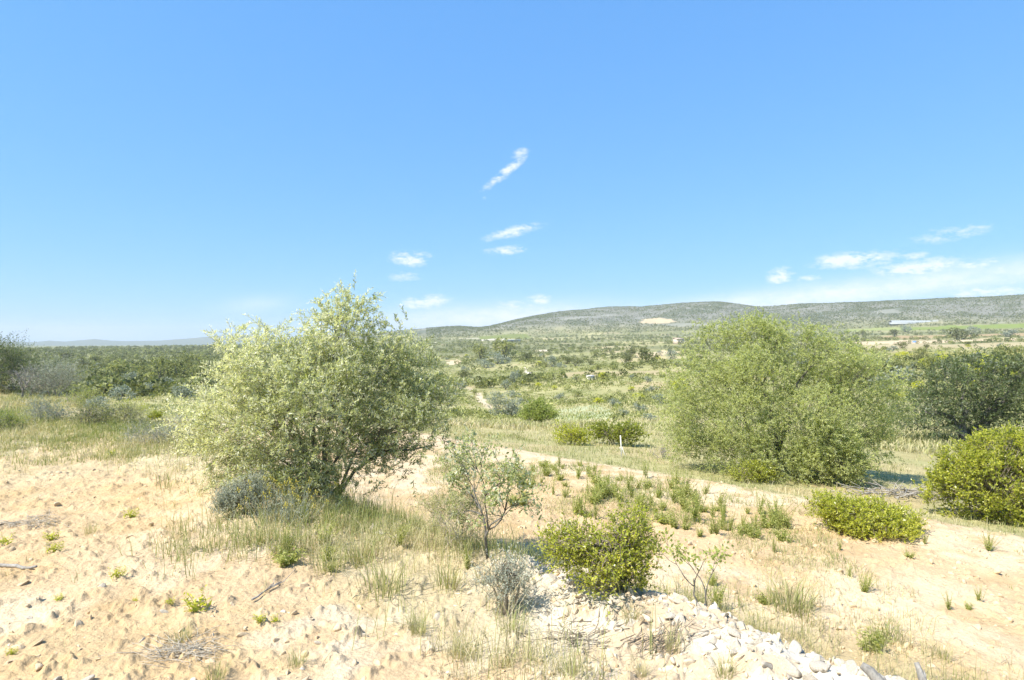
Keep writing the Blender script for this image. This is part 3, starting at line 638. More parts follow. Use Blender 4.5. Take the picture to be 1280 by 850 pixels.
def brush_pile(label, px, py, w, n, seed, h=.3, ln=.7, mat='dead', rad=.009, sq=.5):
    b = g1(px, py); r = np.random.default_rng(seed); o = thing('brush_pile', label, 'brush pile', b); bag = Bag()
    for i in range(n):
        p = np.array([r.normal()*w, r.normal()*w*sq, 0]); a = r.uniform(0, 6.28); L = ln*r.uniform(.4, 1.2); q = p+np.array([math.cos(a)*L, math.sin(a)*L*.6, 0]); z0, z1 = r.uniform(0, h, 2)*math.exp(-(p[0]/w/1.5)**2)
        p[2] = H(b[0]+p[0], b[1]+p[1])-b[2]+z0*.6; q[2] = H(b[0]+q[0], b[1]+q[1])-b[2]+z1
        m = (p+q)/2+r.normal(size=3)*L*.07; add_tube(bag, [p, m, q], [rad*r.uniform(.6, 1.6), rad, rad*.4], 4)
    link('branches', bag.mesh('branches', M[mat], True), o)
brush_pile('grey heap of cut branches between the broad olive and the field corner bush', 1118, 620, .55, 90, 71)
brush_pile('flat mat of dry grey grass stalks low on the bare soil near the frame bottom', 232, 812, .09, 150, 72, .04, .24, 'straw', .0015)
brush_pile('low heap of dry grey stalks on the bare soil near the picture edge', 38, 655, .15, 130, 73, .07, .2, 'straw', .002)
brush_pile('thin scatter of dead stalks on the chalky ground below the wormwood bush', 720, 800, .14, 60, 74, .06, .2, 'twig', .0022)
brush_pile('dry stalks lying flat behind the crest of the rubble', 835, 800, .09, 50, 75, .05, .2, 'twig', .0022)

def stake():
    b = g1(777, 571); o = thing('wooden_stake', 'white weathered stake with a leaning prop at the far edge of the sandy field', 'stake', b); k = b[1]/F
    a = Bag(); add_tube(a, [(0, 0, -.1), (-.01, 0, .25), (-.035, 0, 27*k)], [.02, .018, .015], 6); link('post', a.mesh('post', M['whitewood'], True), o)
    c = Bag(); add_tube(c, [(.13, -.05, -.05), (.05, -.02, .13), (-.005, 0, .3)], [.012, .011, .009], 5); link('prop', c.mesh('prop', M['whitewood'], True), o)
    e = Bag(); add_tube(e, [(-.07, 0, .24), (-.0, -.004, .255)], [.008, .007], 5); link('peg', e.mesh('peg', M['whitewood'], True), o)
M['whitewood'] = bark_mat('bleached_wood', (.62, .60, .55), (.8, .78, .74), 20)
M['whitewash'] = plain_mat('whitewash', (.50, .47, .42), (.66, .63, .57), 1.2)
M['render_tan'] = plain_mat('tan_render', (.50, .40, .30), (.60, .50, .39), 1.5)
M['roof_tile'] = plain_mat('old_roof_tile', (.42, .30, .22), (.55, .44, .34), 2)
M['dark'] = plain_mat('dark_opening', (.03, .028, .025), (.05, .045, .04), 2)
M['sheet'] = plain_mat('pale_sheeting', (.36, .38, .38), (.48, .49, .48), .3, .5)
M['blue'] = plain_mat('blue_plastic', (.08, .20, .48), (.11, .26, .55), 1, .5)
stake()

def box(bag, x0, x1, y0, y1, z0, z1):
    V = np.array([[x, y, z] for z in (z0, z1) for y in (y0, y1) for x in (x0, x1)], float)
    Q = np.array([[0, 2, 3, 1], [4, 5, 7, 6], [0, 1, 5, 4], [2, 6, 7, 3], [0, 4, 6, 2], [1, 3, 7, 5]]); bag.add(V, Q, np.zeros(6))
def hut(name, label, cat, px, py, wpx, hpx, wall, roof, rz=0.2, slope=.25, deep=1.0, openings=((.3, 0, .5, 'door'),)):
    b = g1(px, py); k = b[1]/F; w, h = wpx*k, hpx*k; d = w*deep; o = thing(name, label, cat, b, None, rz)
    a = Bag(); box(a, -w/2, w/2, -d/2, d/2, -1.5, h*.8); link('wall', a.mesh('wall', M[wall]), o)
    e = w*.04; z = h*.8; V = np.array([[-w/2-e, -d/2-e, z+.02], [w/2+e, -d/2-e, z+.02], [w/2+e, d/2+e, z+slope*h+.02], [-w/2-e, d/2+e, z+slope*h+.02]]); V = np.concatenate([V, V+np.array([0, 0, h*.06])])
    Q = np.array([[0, 3, 2, 1], [4, 5, 6, 7], [0, 1, 5, 4], [1, 2, 6, 5], [2, 3, 7, 6], [3, 0, 4, 7]]); r_ = Bag(); r_.add(V, Q, np.zeros(6)); link('roof', r_.mesh('roof', M[roof]), o)
    g = Bag(); g.add(np.array([[-w/2, d/2-.05, z], [w/2, d/2-.05, z], [w/2, d/2-.05, z+slope*h*.95], [-w/2, d/2-.05, z+slope*h*.95]]), np.array([[0, 1, 2, 3]]), np.zeros(1)); link('gable', g.mesh('gable', M[wall]), o)
    for (u, v, s_, nm) in openings:
        q = Bag(); box(q, -w/2+u*w, -w/2+(u+.17*(1 if nm == 'window' else 1.2))*w, -d/2-.04, -d/2+.1, v*h, (v+s_)*h); link(nm, q.mesh(nm, M['dark']), o)
hut('field_hut', 'small white field hut alone on the open valley terraces', 'hut', 738, 475, 8.5, 6, 'whitewash', 'whitewash', .35, .15, .8, ((.12, 0, .55, 'door'),))
hut('farm_ruin', 'tan stone farm building among trees at the foot of the hills', 'building', 848, 430, 10, 7.5, 'render_tan', 'roof_tile', .3, .2, .9, ((.2, 0, .5, 'door'), (.6, .35, .2, 'window')))
hut('farm_shed', 'long low pale shed roof below the vineyard strip', 'shed', 641, 427, 19, 2.4, 'sheet', 'sheet', .05, .2, .3, ((.3, 0, .5, 'door'),))
def greenhouse():
    b = g1(1143, 404); k = b[1]/F; L = 62*k; o = thing('greenhouse', 'long pale greenhouse row along the foot of the hills', 'greenhouse', b, None, .05); w = 8*k/3
    a = Bag(); n = 9; u = np.linspace(0, math.pi, n)
    V = np.concatenate([np.stack([np.full(n, x), np.cos(u)*w, np.sin(u)*2.6*k+1.0*k-.5], 1) for x in (-L/2, L/2)])
    Q = np.array([[i, i+1, i+1+n, i+n] for i in range(n-1)]); a.add(V, Q, np.zeros(len(Q))); link('roof', a.mesh('roof', M['sheet'], True), o)
    c = Bag(); box(c, -L/2+.1, L/2-.1, -w*.98, w*.98, -4, 1.0*k-.5); link('wall', c.mesh('wall', M['sheet']), o)
greenhouse()
def tank():
    b = g1(1143, 428); k = b[1]/F; o = thing('water_tank', 'small blue plastic tank on the pale terraces below the greenhouse', 'tank', b); a = Bag(); u = np.linspace(0, 1, 7)
    add_tube(a, [(0, 0, z) for z in (-.3, .1, 1.6*k, 1.75*k, 1.8*k)], [2*k, 2*k, 2*k, 1.6*k, .05], 14); link('drum', a.mesh('drum', M['blue'], True), o)
    c = Bag(); add_tube(c, [(0, 0, 1.8*k), (0, 0, 1.95*k), (0, 0, 1.97*k)], [.6*k, .6*k, .02], 10); link('lid', c.mesh('lid', M['blue'], True), o)
tank()

# ---------------------------------------------------------------- labels by neighbourhood
ORD = ['nearest', 'second nearest', 'third nearest', 'fourth nearest', 'fifth nearest', 'sixth nearest', 'seventh nearest', 'eighth nearest', 'ninth nearest', 'tenth nearest', 'eleventh nearest', 'twelfth nearest', 'thirteenth nearest', 'fourteenth nearest', 'fifteenth nearest', 'sixteenth nearest', 'seventeenth nearest', 'eighteenth nearest', 'nineteenth nearest', 'twentieth nearest']
ORD += ['twenty-%s nearest' % w for w in ('first', 'second', 'third', 'fourth', 'fifth', 'sixth', 'seventh', 'eighth', 'ninth')]+['thirtieth nearest']+['thirty-%s nearest' % w for w in ('first', 'second', 'third', 'fourth', 'fifth', 'sixth', 'seventh', 'eighth', 'ninth')]
def name_by_marks(items, marks, far='beyond', near='before'):
    """items: (object, noun). Each label = noun + its rank by picture distance from the closest landmark, on the far or near side of it"""
    cell = {}
    for o, noun in items:
        u = project(o.location); best = min(marks, key=lambda m: (m[1]-u[0])**2+((m[2]-u[1])*1.6)**2)
        cell.setdefault((noun, best[0], far if u[1] < best[2] else near), []).append((math.hypot(best[1]-u[0], (best[2]-u[1])*1.6), o))
    for (noun, mk_, side), L in cell.items():
        for i, (_, o) in enumerate(sorted(L, key=lambda e: e[0])): o['label'] = '%s, %s %s the %s' % (noun, ORD[min(i, len(ORD)-1)], side, mk_)

# ---------------------------------------------------------------- valley bushes
def bush_proto(name, cat, seed, mat, tr, n_cl=46, per=5, nl=4, flat=.8, tall=1.0, trunk=True):
    r = np.random.default_rng(seed); nl_ = r.integers(4, 8)
    lob = np.array([(r.normal()*.45, r.normal()*.4, (.75+r.normal()*.28)*tall, r.uniform(.35, .65), r.uniform(.35, .6), r.uniform(.3, .5)*tall) for _ in range(nl_)])
    base = np.zeros(3); lf, tw, c = foliage(lob, base, n_cl, per, .26, nl, (.20, .12), seed, up=.5, outw=.7, inner=.6, spread=.7, sig=.12, tint=tr, tip=.25)
    o = thing(name, 'bush', cat, (0, 0, 0)); link('crown', lf.mesh('crown', M[mat]), o)
    link('stem', limbs(base, [tuple(l[:3]) for l in lob[:4]], seed, .06, 5, .08, 4).mesh('stem', M['bark'], True), o)
    return o
KINDS = {
    'dark': [bush_proto('evergreen_bush', 'bush', 300+i, 'scrub', (.22, .16)) for i in range(3)],
    'grey': [bush_proto('olive_tree', 'tree', 310+i, 'grey_leaf', (.12, .2), 40) for i in range(3)],
    'green': [bush_proto('carob_tree', 'tree', 320+i, 'scrub', (.6, .2)) for i in range(3)],
    'gold': [bush_proto('broom_bush', 'bush', 330+i, 'mastic', (.72, .2), 34) for i in range(2)],
    'pine': [bush_proto('pine_tree', 'tree', 340+i, 'scrub', (.45, .2), 50, tall=1.45) for i in range(3)],
}
NOUN = {'dark': 'dark round evergreen bush', 'grey': 'grey-leaved olive tree', 'green': 'fresh green bushy tree', 'gold': 'yellow-green broom bush', 'pine': 'green pine tree'}
used = {}
valley = []
def put(kind, p, size, seed_r, squash=None):
    protos = KINDS[kind]; i = int(seed_r.integers(0, len(protos))); pr = protos[i]
    sx = size*.55; sz = sx*(squash if squash else seed_r.uniform(.75, 1.1)); rz = seed_r.uniform(0, 6.28)
    if not used.get((kind, i)):
        used[(kind, i)] = 1; o = pr; o.location = [float(v) for v in p]; o.rotation_euler = (0, 0, rz); o.scale = (sx, sx, sz)
    else: o = dup(pr, p, rz, (sx, sx, sz))
    o['group'] = 'bushes and trees scattered over the valley'; valley.append((o, NOUN[kind])); return o
vr = np.random.default_rng(77)
# ones the photo shows plainly: base pixel, width in pixels, kind
for px, py, w, kd in [(752,473,10,'grey'),(748,462,10,'green'),(811,455,27,'dark'),(840,453,18,'grey'),(780,456,16,'dark'),(738,456,9,'dark'),(747,446,12,'green'),(786,447,14,'dark'),(824,445,8,'grey'),
    (1197,425,26,'dark'),(1214,418,13,'grey'),(1262,421,16,'grey'),(1127,435,12,'dark'),(1210,432,8,'dark'),(1250,434,7,'grey'),(1078,420,10,'green'),(1133,415,12,'grey'),(1118,420,12,'dark'),
    (578,472,16,'dark'),(594,494,12,'green'),(575,487,14,'grey'),(645,488,10,'green'),(655,480,8,'gold'),(671,484,11,'gold'),(694,487,9,'gold'),(745,505,14,'gold'),(768,508,14,'grey'),(790,488,9,'gold'),
    (622,455,22,'grey'),(600,448,20,'green'),(630,448,30,'green'),(605,460,18,'grey'),(660,452,14,'dark'),(667,476,7,'dark'),(655,476,6,'grey'),(720,475,8,'grey'),(700,460,10,'grey'),(690,459,14,'grey'),(720,458,14,'dark'),(708,455,12,'dark'),
    (128,476,17,'dark'),(98,487,28,'green'),(150,472,30,'green'),(200,478,26,'pine'),(222,479,24,'pine'),(245,478,26,'pine'),(262,477,22,'pine'),(185,474,22,'pine'),(212,470,22,'pine'),(235,468,22,'pine'),(258,468,22,'pine'),
    (105,460,18,'dark'),(80,452,22,'dark'),(120,455,16,'dark'),(150,457,16,'dark'),(175,460,16,'dark'),(165,483,16,'grey'),(150,500,24,'grey'),(120,512,26,'grey'),(210,492,24,'grey'),(180,494,20,'grey'),(230,500,26,'grey'),(130,526,20,'grey'),(140,486,18,'green'),
    (1128,448,16,'gold'),(1150,446,14,'green'),(1105,447,10,'green'),(1175,449,16,'gold'),(1200,450,18,'green'),(1225,449,16,'gold'),(1250,449,20,'green'),(1275,447,20,'green'),(1165,462,22,'green'),(1195,466,24,'dark'),(1235,464,24,'green'),(1270,462,24,'dark'),(1145,488,22,'gold'),(1140,475,18,'green'),(1170,480,22,'dark'),(1128,500,18,'gold'),
    (650,505,14,'grey'),(640,497,14,'grey'),(632,487,12,'grey'),(700,500,12,'grey'),(720,496,12,'green'),(800,500,14,'gold'),(810,478,10,'grey'),(790,475,8,'grey'),(815,490,12,'grey'),(825,505,14,'grey'),(800,515,16,'grey'),(780,520,12,'grey'),(812,525,16,'grey')]:
    p = g1(px, py); put(kd, p, w*p[1]/F, vr, {'pine': 1.0, 'gold': .7}.get(kd))
# and the rest of those near enough to be told apart
tries = 0
cpx = vr.uniform(60, 1290, 1500); cpy = 430+70*vr.beta(1.0, 1.7, 1500); PP = ground_at(cpx, cpy)
for i in range(1500):
    if len(valley) >= 285: break
    p = PP[i]; r_ = math.hypot(p[0], p[1])
    if r_ < 60 or r_ > 900: continue
    if any(inpoly(np.array([p[0]]), np.array([p[1]]), P)[0] for P, _, _ in PATCH): continue
    if 690 < cpx[i] < 860 and 462 < cpy[i] < 500 and vr.random() < .8: continue
    left = cpx[i] < 290
    kd = vr.choice(['dark', 'grey', 'green', 'gold', 'pine'], p=[.5, .15, .15, .0, .2] if left else [.28, .38, .22, .12, 0])
    put(kd, p, vr.uniform(2.2, 4.6)*(1.15 if kd == 'pine' else 1), vr)
MARKS = [(n, px, py) for n, px, py in (('white field hut', 738, 470), ('tan farm ruin', 848, 425), ('earth track', 604, 502), ('pale grass plot', 725, 518), ('blue tank', 1143, 426), ('long greenhouse', 1143, 400), ('low pale shed', 641, 424), ('pine grove', 225, 468), ('tall dark shoulder bush', 20, 460), ('dark shady olive', 1205, 500), ('broad olive crown', 975, 480), ('silvery olive crown', 400, 480))]
name_by_marks(valley, MARKS, 'beyond', 'before')

# scrub too many to count: one object
def scrub_mass():
    r = np.random.default_rng(88); n = 17000
    rr = np.exp(r.uniform(math.log(60), math.log(2150), n)); rr = np.where(r.random(n) < .45, r.uniform(300, 2150, n), rr); th = r.uniform(R(-44), R(44), n)
    x, y = rr*np.sin(th), rr*np.cos(th); d = fbm(x, y, 70, 3, 300)+.35*fbm(x, y, 22, 3, 301)
    lim = np.where(th < -.3, -.25, np.where(rr > 380, -.14, .07)); ok = (d > lim) & (rr > np.where(th < -.3, 110, 150))
    for P, _, _ in PATCH: ok &= ~inpoly(x, y, P)
    x, y, rr, th = x[ok], y[ok], rr[ok], th[ok]; n = len(x)
    size = r.uniform(.7, 1.9, n)*np.where(th < -.3, 1.25, 1)*np.clip(.7+rr/1500, .7, 1.6); z = H(x, y)
    f = 60; bag = Bag(); ct = np.clip(r.normal(.33, .2, n)-.08*(th < -.3), 0, 1)
    v = unit(r.normal(size=(n, f, 3))+np.array([0, 0, .35])); rad = r.uniform(.55, 1, (n, f, 1)); c = np.stack([x, y, z+size*.75], 1)
    P = c[:, None]+v*rad*size[:, None, None]*np.array([1, 1, .8]); dd = unit(v+r.normal(size=(n, f, 3))*.8)
    T = np.clip(ct[:, None]+r.normal(0, .12, (n, f)), 0, 1)
    S = np.repeat(size, f)
    add_leaves(bag, P.reshape(-1, 3), dd.reshape(-1, 3), S*.48, S*.36, T.ravel(), r)
    link('scrubland', bag.mesh('scrubland', M['scrub']), kind='stuff', label='dark scrub and far olive groves covering the valley floor')
    # low shrublets on the terraces
    n = 15000; rr = np.exp(r.uniform(math.log(45), math.log(480), n)); th = r.uniform(R(-44), R(44), n); x, y = rr*np.sin(th), rr*np.cos(th); ok = fbm(x, y, 16, 4, 310) > r.uniform(-.14, .2, n)
    for P, _, _ in PATCH: ok &= ~inpoly(x, y, P)
    x, y = x[ok], y[ok]; n = len(x); z = H(x, y); size = r.uniform(.25, .8, n)*np.clip(rr[ok]/140, .7, 1.5); f = 36; b3 = Bag()
    v = unit(r.normal(size=(n, f, 3))+np.array([0, 0, .4])); P = np.stack([x, y, z+size*.35], 1)[:, None]+v*size[:, None, None]*r.uniform(.4, 1, (n, f, 1))*np.array([1, 1, .7]); S = np.repeat(size, f)
    T = np.clip(np.repeat(r.normal(.55, .2, n), f)+r.normal(0, .12, n*f), 0, 1)
    add_leaves(b3, P.reshape(-1, 3), (v+r.normal(size=v.shape)*.7).reshape(-1, 3), S*.55, S*.35, T, r)
    link('low_scrub', b3.mesh('low_scrub', M['scrub']), kind='stuff', label='low grey-green scrub dotted over the valley terraces')
    # hillside scrub
    n = 44000; rr = r.uniform(1850, 2850, n); th = r.uniform(R(-8), R(44), n); x, y = rr*np.sin(th), rr*np.cos(th)
    d = fbm(x, y, 55, 5, 180, .62)+.5*fbm(x, y, 400, 3, 190); ok = d > r.uniform(-.35, .02, n)
    for P, _, _ in PATCH: ok &= ~inpoly(x, y, P)
    x, y = x[ok], y[ok]; n = len(x); z = H(x, y); size = r.uniform(1.0, 2.3, n); f = 7; bag = Bag()
    v = unit(r.normal(size=(n, f, 3))+np.array([0, 0, .5])); P = np.stack([x, y, z+size*.5], 1)[:, None]+v*size[:, None, None]*.8*r.uniform(.4, 1, (n, f, 1))
    S = np.repeat(size, f); add_leaves(bag, P.reshape(-1, 3), (v+r.normal(size=v.shape)*.6).reshape(-1, 3), S*1.2, S*.9, np.clip(r.normal(.25, .15, n*f), 0, 1), r)
    link('hillside_scrub', bag.mesh('hillside_scrub', M['scrub']), kind='stuff', label='low dark scrub dotted over the limestone hills')
scrub_mass()

# ---------------------------------------------------------------- grass (uncountable)
def grass_mass():
    r = np.random.default_rng(99)
    def sample(n, x0, x1, y0, y1): x = r.uniform(x0, x1, n); y = r.uniform(y0, y1, n); return x, y
    bag = Bag()
    def emit(x, y, per, h, w, lean, tm, ts, sp=.05):
        n = len(x); X = np.repeat(x, per)+r.normal(0, sp, n*per); Y_ = np.repeat(y, per)+r.normal(0, sp, n*per)
        P = np.stack([X, Y_, H(X, Y_)-.01], 1); hh = np.repeat(h*r.uniform(.4, 1.4, n), per)*r.uniform(.45, 1.1, n*per)
        T = np.clip(np.repeat(r.normal(0, ts, n)+tm+1.1*fbm(x, y, 1.1, 3, 402), per)+r.normal(0, .12, n*per), 0, 1); dist = np.hypot(X, Y_)
        add_blades(bag, P, hh, np.maximum(w, dist*.00055)*r.uniform(.7, 1.3, n*per), np.abs(r.normal(lean, .25, n*per)), T, r)
    # bank crest, from the silvery olive to the left shoulder and to the sapling
    x, y = sample(150000, -20, 1.2, 2.6, 25); s = bank_s(x, y); nl = fbm(x, y, 1.3, 3, 401)
    dist = np.hypot(x, y); p = sstep(-1.9, -.9, s+1.1*nl)*sstep(1.0, .4, s)*(.12+.88*sstep(-.1, .06, nl+.03))*sstep(1.0, .0, x)
    p = np.maximum(p, sstep(8.4, 10, dist+1.5*nl)*sstep(.9, .2, s)*sstep(-2.5, -4.5, x)*sstep(-.25, .1, nl)*.85)
    ok = r.random(len(x)) < p*.8; emit(x[ok], y[ok], 9, np.where(x[ok] > -4.6, .23, .12)*np.where(r.random(ok.sum()) < .15, 1.6, 1), .0034, .5, np.where(x[ok] > -4.2, .42, .60), .2, .05)
    # bank slope below the rubble
    x, y = sample(16000, -.2, 5.2, .6, 6.6); s = bank_s(x, y); nl = fbm(x, y, .7, 3, 411)
    p = sstep(.15, .4, s)*sstep(3.5, 2.1, s+2.2*nl)*(.25+.75*sstep(-.1, .1, nl))*sstep(-.2, .5, x)*sstep(5.5, 3.6, x); ok = r.random(len(x)) < p*.5
    emit(x[ok], y[ok], 9, .24, .003, .4, .55, .18, .05)
    # thin grass between the weeds on the field
    x, y = sample(22000, -2, 8, 6, 15); s = bank_s(x, y); nl = fbm(x, y, 1.2, 3, 461); p = sstep(3.0, 4.5, s)*sstep(8.2, 7, s)*sstep(7.5, 5, x)*sstep(-.05, .15, nl); ok = r.random(len(x)) < p*.8
    emit(x[ok], y[ok], 5, .13, .0035, .6, .40, .2, .06)
    # sparse blades over both soils
    x, y = sample(2600, -9, 9, 2.6, 13); s = bank_s(x, y); nl = fbm(x, y, 1.6, 3, 421); ok = r.random(len(x)) < np.where(s < 0, .07, .13)+.3*sstep(.08, .25, nl)
    emit(x[ok], y[ok], 6, .09, .003, .5, .5, .2, .04)
    # grass strip beyond the field
    x, y = sample(110000, -14, 30, 8, 36); s0 = (x+y-4.7)/1.41421; e = 7.9+.9*fbm(x, y, 3.5, 3, 130); nl = fbm(x, y, 2.5, 3, 431); dist = np.hypot(x, y)
    p = sstep(e, e+1.0, s0)*(.25+sstep(-.15, .12, nl))*sstep(38, 22, dist); ok = r.random(len(x)) < p*.30
    emit(x[ok], y[ok], 6, .17, .005, .55, .52+0*nl[ok], .2, .10)
    link('grass', bag.mesh('grass', M['grass']), kind='stuff', label='green and straw-coloured grass along the bank and beyond the field')
    # coarse herbage on the slope down to the valley
    bag2 = Bag(); n = 42000; rr = np.exp(r.uniform(math.log(24), math.log(330), n)); th = r.uniform(R(-44), R(44), n); x, y = rr*np.sin(th), rr*np.cos(th); ok = np.ones(n, bool)
    for i_, (P, _, _) in enumerate(PATCH): ok &= ~inpoly(x, y, P) | ((i_ == 2) & (r.random(n) < .6))
    ok &= fbm(x, y, 8, 3, 441) > -.12
    x, y, rr = x[ok], y[ok], rr[ok]; n = len(x); per = 5; X = np.repeat(x, per)+r.normal(0, .25, n*per); Y_ = np.repeat(y, per)+r.normal(0, .25, n*per); dist = np.hypot(X, Y_)
    P = np.stack([X, Y_, H(X, Y_)-.03], 1); T = np.clip(np.repeat(.54+1.1*fbm(x, y, 10, 3, 451)+r.normal(0, .1, n), per)+r.normal(0, .1, n*per), 0, 1)
    add_blades(bag2, P, r.uniform(.12, .4, n*per), .012+dist*.0011, np.abs(r.normal(.5, .3, n*per)), T, r)
    link('rough_herbage', bag2.mesh('rough_herbage', M['grass']), kind='stuff', label='rough weedy herbage on the slopes dropping to the valley')
grass_mass()

# ---------------------------------------------------------------- grass tufts, weeds, seedlings one can count
def tuft_proto(seed, n, h, w, lean, tm, sp):
    r = np.random.default_rng(seed); b = Bag(); p = np.stack([r.normal(0, sp, n), r.normal(0, sp, n), np.full(n, -.012)], 1)
    add_blades(b, p, h*r.uniform(.4, 1.1, n), w, np.abs(r.normal(lean, .25, n)), np.clip(r.normal(tm, .16, n), 0, 1), r, az=np.arctan2(p[:, 1], p[:, 0])+r.normal(0, .7, n))
    return b.mesh('grass_tuft', M['grass'])
TUFT = [tuft_proto(500+i, 90, .2, .003, .5, .35+.12*i, .035) for i in range(4)]
def tuft(px, py, hp, kind, label):
    p = g1(px, py); s_ = hp*p[1]/F/.19; o = link('grass_tuft', TUFT[kind], None, p, None, label, 'grass tuft', 'grass tufts on bare ground'); o.rotation_euler = (0, 0, rng.uniform(0, 6.28)); o.scale = (s_, s_, s_)
for px, py, hp, kd, lb in [(268,850,34,0,'green grass tuft at the frame bottom by the flat mat of dry stalks'),(228,800,30,1,'grass tuft growing out of the flat mat of dry stalks'),(482,742,70,1,'tall straw-green grass tuft on the bank below the silvery olive'),
    (355,697,38,0,'short dense green grass tuft in front of the yellow-flowered plant'),(320,682,36,1,'short green tuft below the blue-grey sage bush'),(415,715,46,1,'yellowing grass tuft between the flowered plant and the tall straw-green tuft'),
    (520,785,36,1,'thin green tuft on chalky soil below the tall straw-green tuft'),(525,792,24,2,'small straw tuft close under the thin chalk-soil tuft'),(632,835,30,2,'dry tuft below the wormwood bush near the frame bottom'),(566,815,24,3,'dry pale tuft between the wormwood bush and the frame bottom'),
    (640,790,42,0,'dark green tuft at the foot of the wormwood bush'),(788,775,30,1,'green tuft standing among the crest rubble below the mastic bush'),(715,848,40,2,'tall thin tuft at the frame bottom below the dead stalks'),(905,842,34,0,'green tuft among rubble stones at the frame bottom'),
    (840,812,34,2,'straw tuft leaning over the dry stalks behind the rubble'),(998,762,44,0,'bright green tuft on the bank slope beyond the rubble crest'),(985,760,60,1,'tall thin grass clump on the bank slope beyond the rubble crest'),(372,830,30,1,'thin blade tuft near the frame bottom left of centre soil'),
    (585,820,30,1,'green tuft on chalky ground nearest the wormwood bush shadow side'),(1178,822,22,2,'small dry tuft on the field soil above the branch stub'),(1105,800,40,0,'green tuft beside the leafy weed on the bank slope'),(560,735,46,2,'straw tuft under the dry brown tangle'),(800,845,28,3,'pale dry tuft on the chalky ground at the frame bottom'),
    (115,665,20,3,'grey dry tuft on the bare soil beside the seedling pair'),(450,705,55,1,'feathery green tuft crowding the tall straw-green tuft')]:
    tuft(px, py, hp, kd, lb)

def weed_proto(name, cat, seed, ns, h, nl, leaf, mat, spread=.3, up=1.6, tint=(.5, .2)):
    r = np.random.default_rng(seed); st, lf = Bag(), Bag(); a = r.uniform(0, 6.28, ns); d = unit(np.stack([np.cos(a)*spread*r.uniform(.2, 1, ns), np.sin(a)*spread*r.uniform(.2, 1, ns), np.ones(ns)], 1)); L = h*r.uniform(.5, 1.05, ns)
    p0 = np.stack([r.normal(0, .02, ns), r.normal(0, .02, ns), np.full(ns, -.02)], 1); bend = r.normal(size=(ns, 3))*.06*h
    pt = lambda t: p0+d*(L*t)[:, None]+bend*(t*t)
    add_twigs(st, pt(0), pt(.5), pt(1.), h*.009+.0008, .4)
    for j in range(nl):
        t = .12+.88*(j+.5)/nl; b = pt(t); ld = unit(np.cross(d, r.normal(size=(ns, 3))))+np.array([0, 0, up*.5]); sc = r.uniform(.6, 1.15, ns)*(1.1-.5*t)
        add_leaves(lf, b, ld, leaf[0]*sc, leaf[1]*sc, np.clip(tint[0]+r.normal(0, tint[1], ns)+.3*(t-.5), 0, 1), r)
    o = thing(name, 'weed', cat, (0, 0, 0)); link('stems', st.mesh('stems', M[mat]), o); link('leaves', lf.mesh('leaves', M[mat]), o); return o
WEED = [weed_proto('weed', 'weed', 600+i, n_, h_, nl_, lf_, 'weed', sp_, up_, (tn_, .22)) for i, (n_, h_, nl_, lf_, sp_, up_, tn_) in enumerate([(12, .5, 22, (.055, .014), .35, .9, .62), (34, .34, 16, (.05, .015), .8, .8, .72), (22, .44, 20, (.06, .017), .5, 1.1, .82), (8, .55, 24, (.045, .013), .3, .7, .5), (28, .26, 12, (.065, .02), 1.1, .6, .68), (18, .42, 18, (.05, .012), .6, 1.5, .95)])]
used_w = set(); weeds = []
def put_weed(p, s_, r, sx=1.0):
    i = int(r.integers(0, len(WEED))); sc = (s_*sx, s_*sx, s_)
    if i not in used_w: used_w.add(i); o = WEED[i]; o.location = [float(v) for v in p]; o.scale = sc
    else: o = dup(WEED[i], p, r.uniform(0, 6.28), sc)
    o['group'] = 'weeds standing on the sandy field'; return o
wr = np.random.default_rng(123)
wp = [(668,590),(683,596),(700,600),(705,608),(722,602),(733,596),(745,607),(752,612),(760,606),(770,612),(786,640),(792,625),(800,632),(812,632),(820,648),(735,622),(744,628),(640,600),(650,606),(655,588),(665,612),(690,618),(712,624),(775,596),(788,601),(802,598),(835,612),(845,630),(858,640),(870,646),(880,640),(892,648),(905,652),(830,655),(842,660),(858,664),(875,668),(890,668),(910,664),(925,655),(938,660),(852,622),(824,620),(778,628),(762,622),(725,586),(741,590),(808,612),(655,622),(640,632),(676,604),(692,588),(657,600),(848,608),(863,627),(790,655),(805,662),(720,640),(925,668),(945,650),(958,655),(970,660)]
wq = np.random.default_rng(124)
while len(wp) < 125:
    px, py = wq.uniform(645, 985), wq.uniform(580, 672); m_ = 588+(px-650)*.20+10*math.sin(px*.07)
    if abs(py-m_-wq.choice([0, 22])) < 12: wp.append((px, py))
for px, py in wp:
    p = g1(px+wr.normal()*2, py+wr.normal()*1.5); sx_ = wr.uniform(.7, 1.5); weeds.append((put_weed(p, wr.uniform(.35, .95), wr, sx_), 'bushy spreading green weed' if sx_ > 1.05 else 'slim upright green weed'))
name_by_marks(weeds, [('white stake', 777, 571), ('mastic bush on the bank', 760, 690), ('spindly sapling', 613, 640), ('broad olive foot', 900, 590), ('low mastic cushion', 1085, 645)], 'behind', 'in front of')
for (o, noun) in weeds: pass
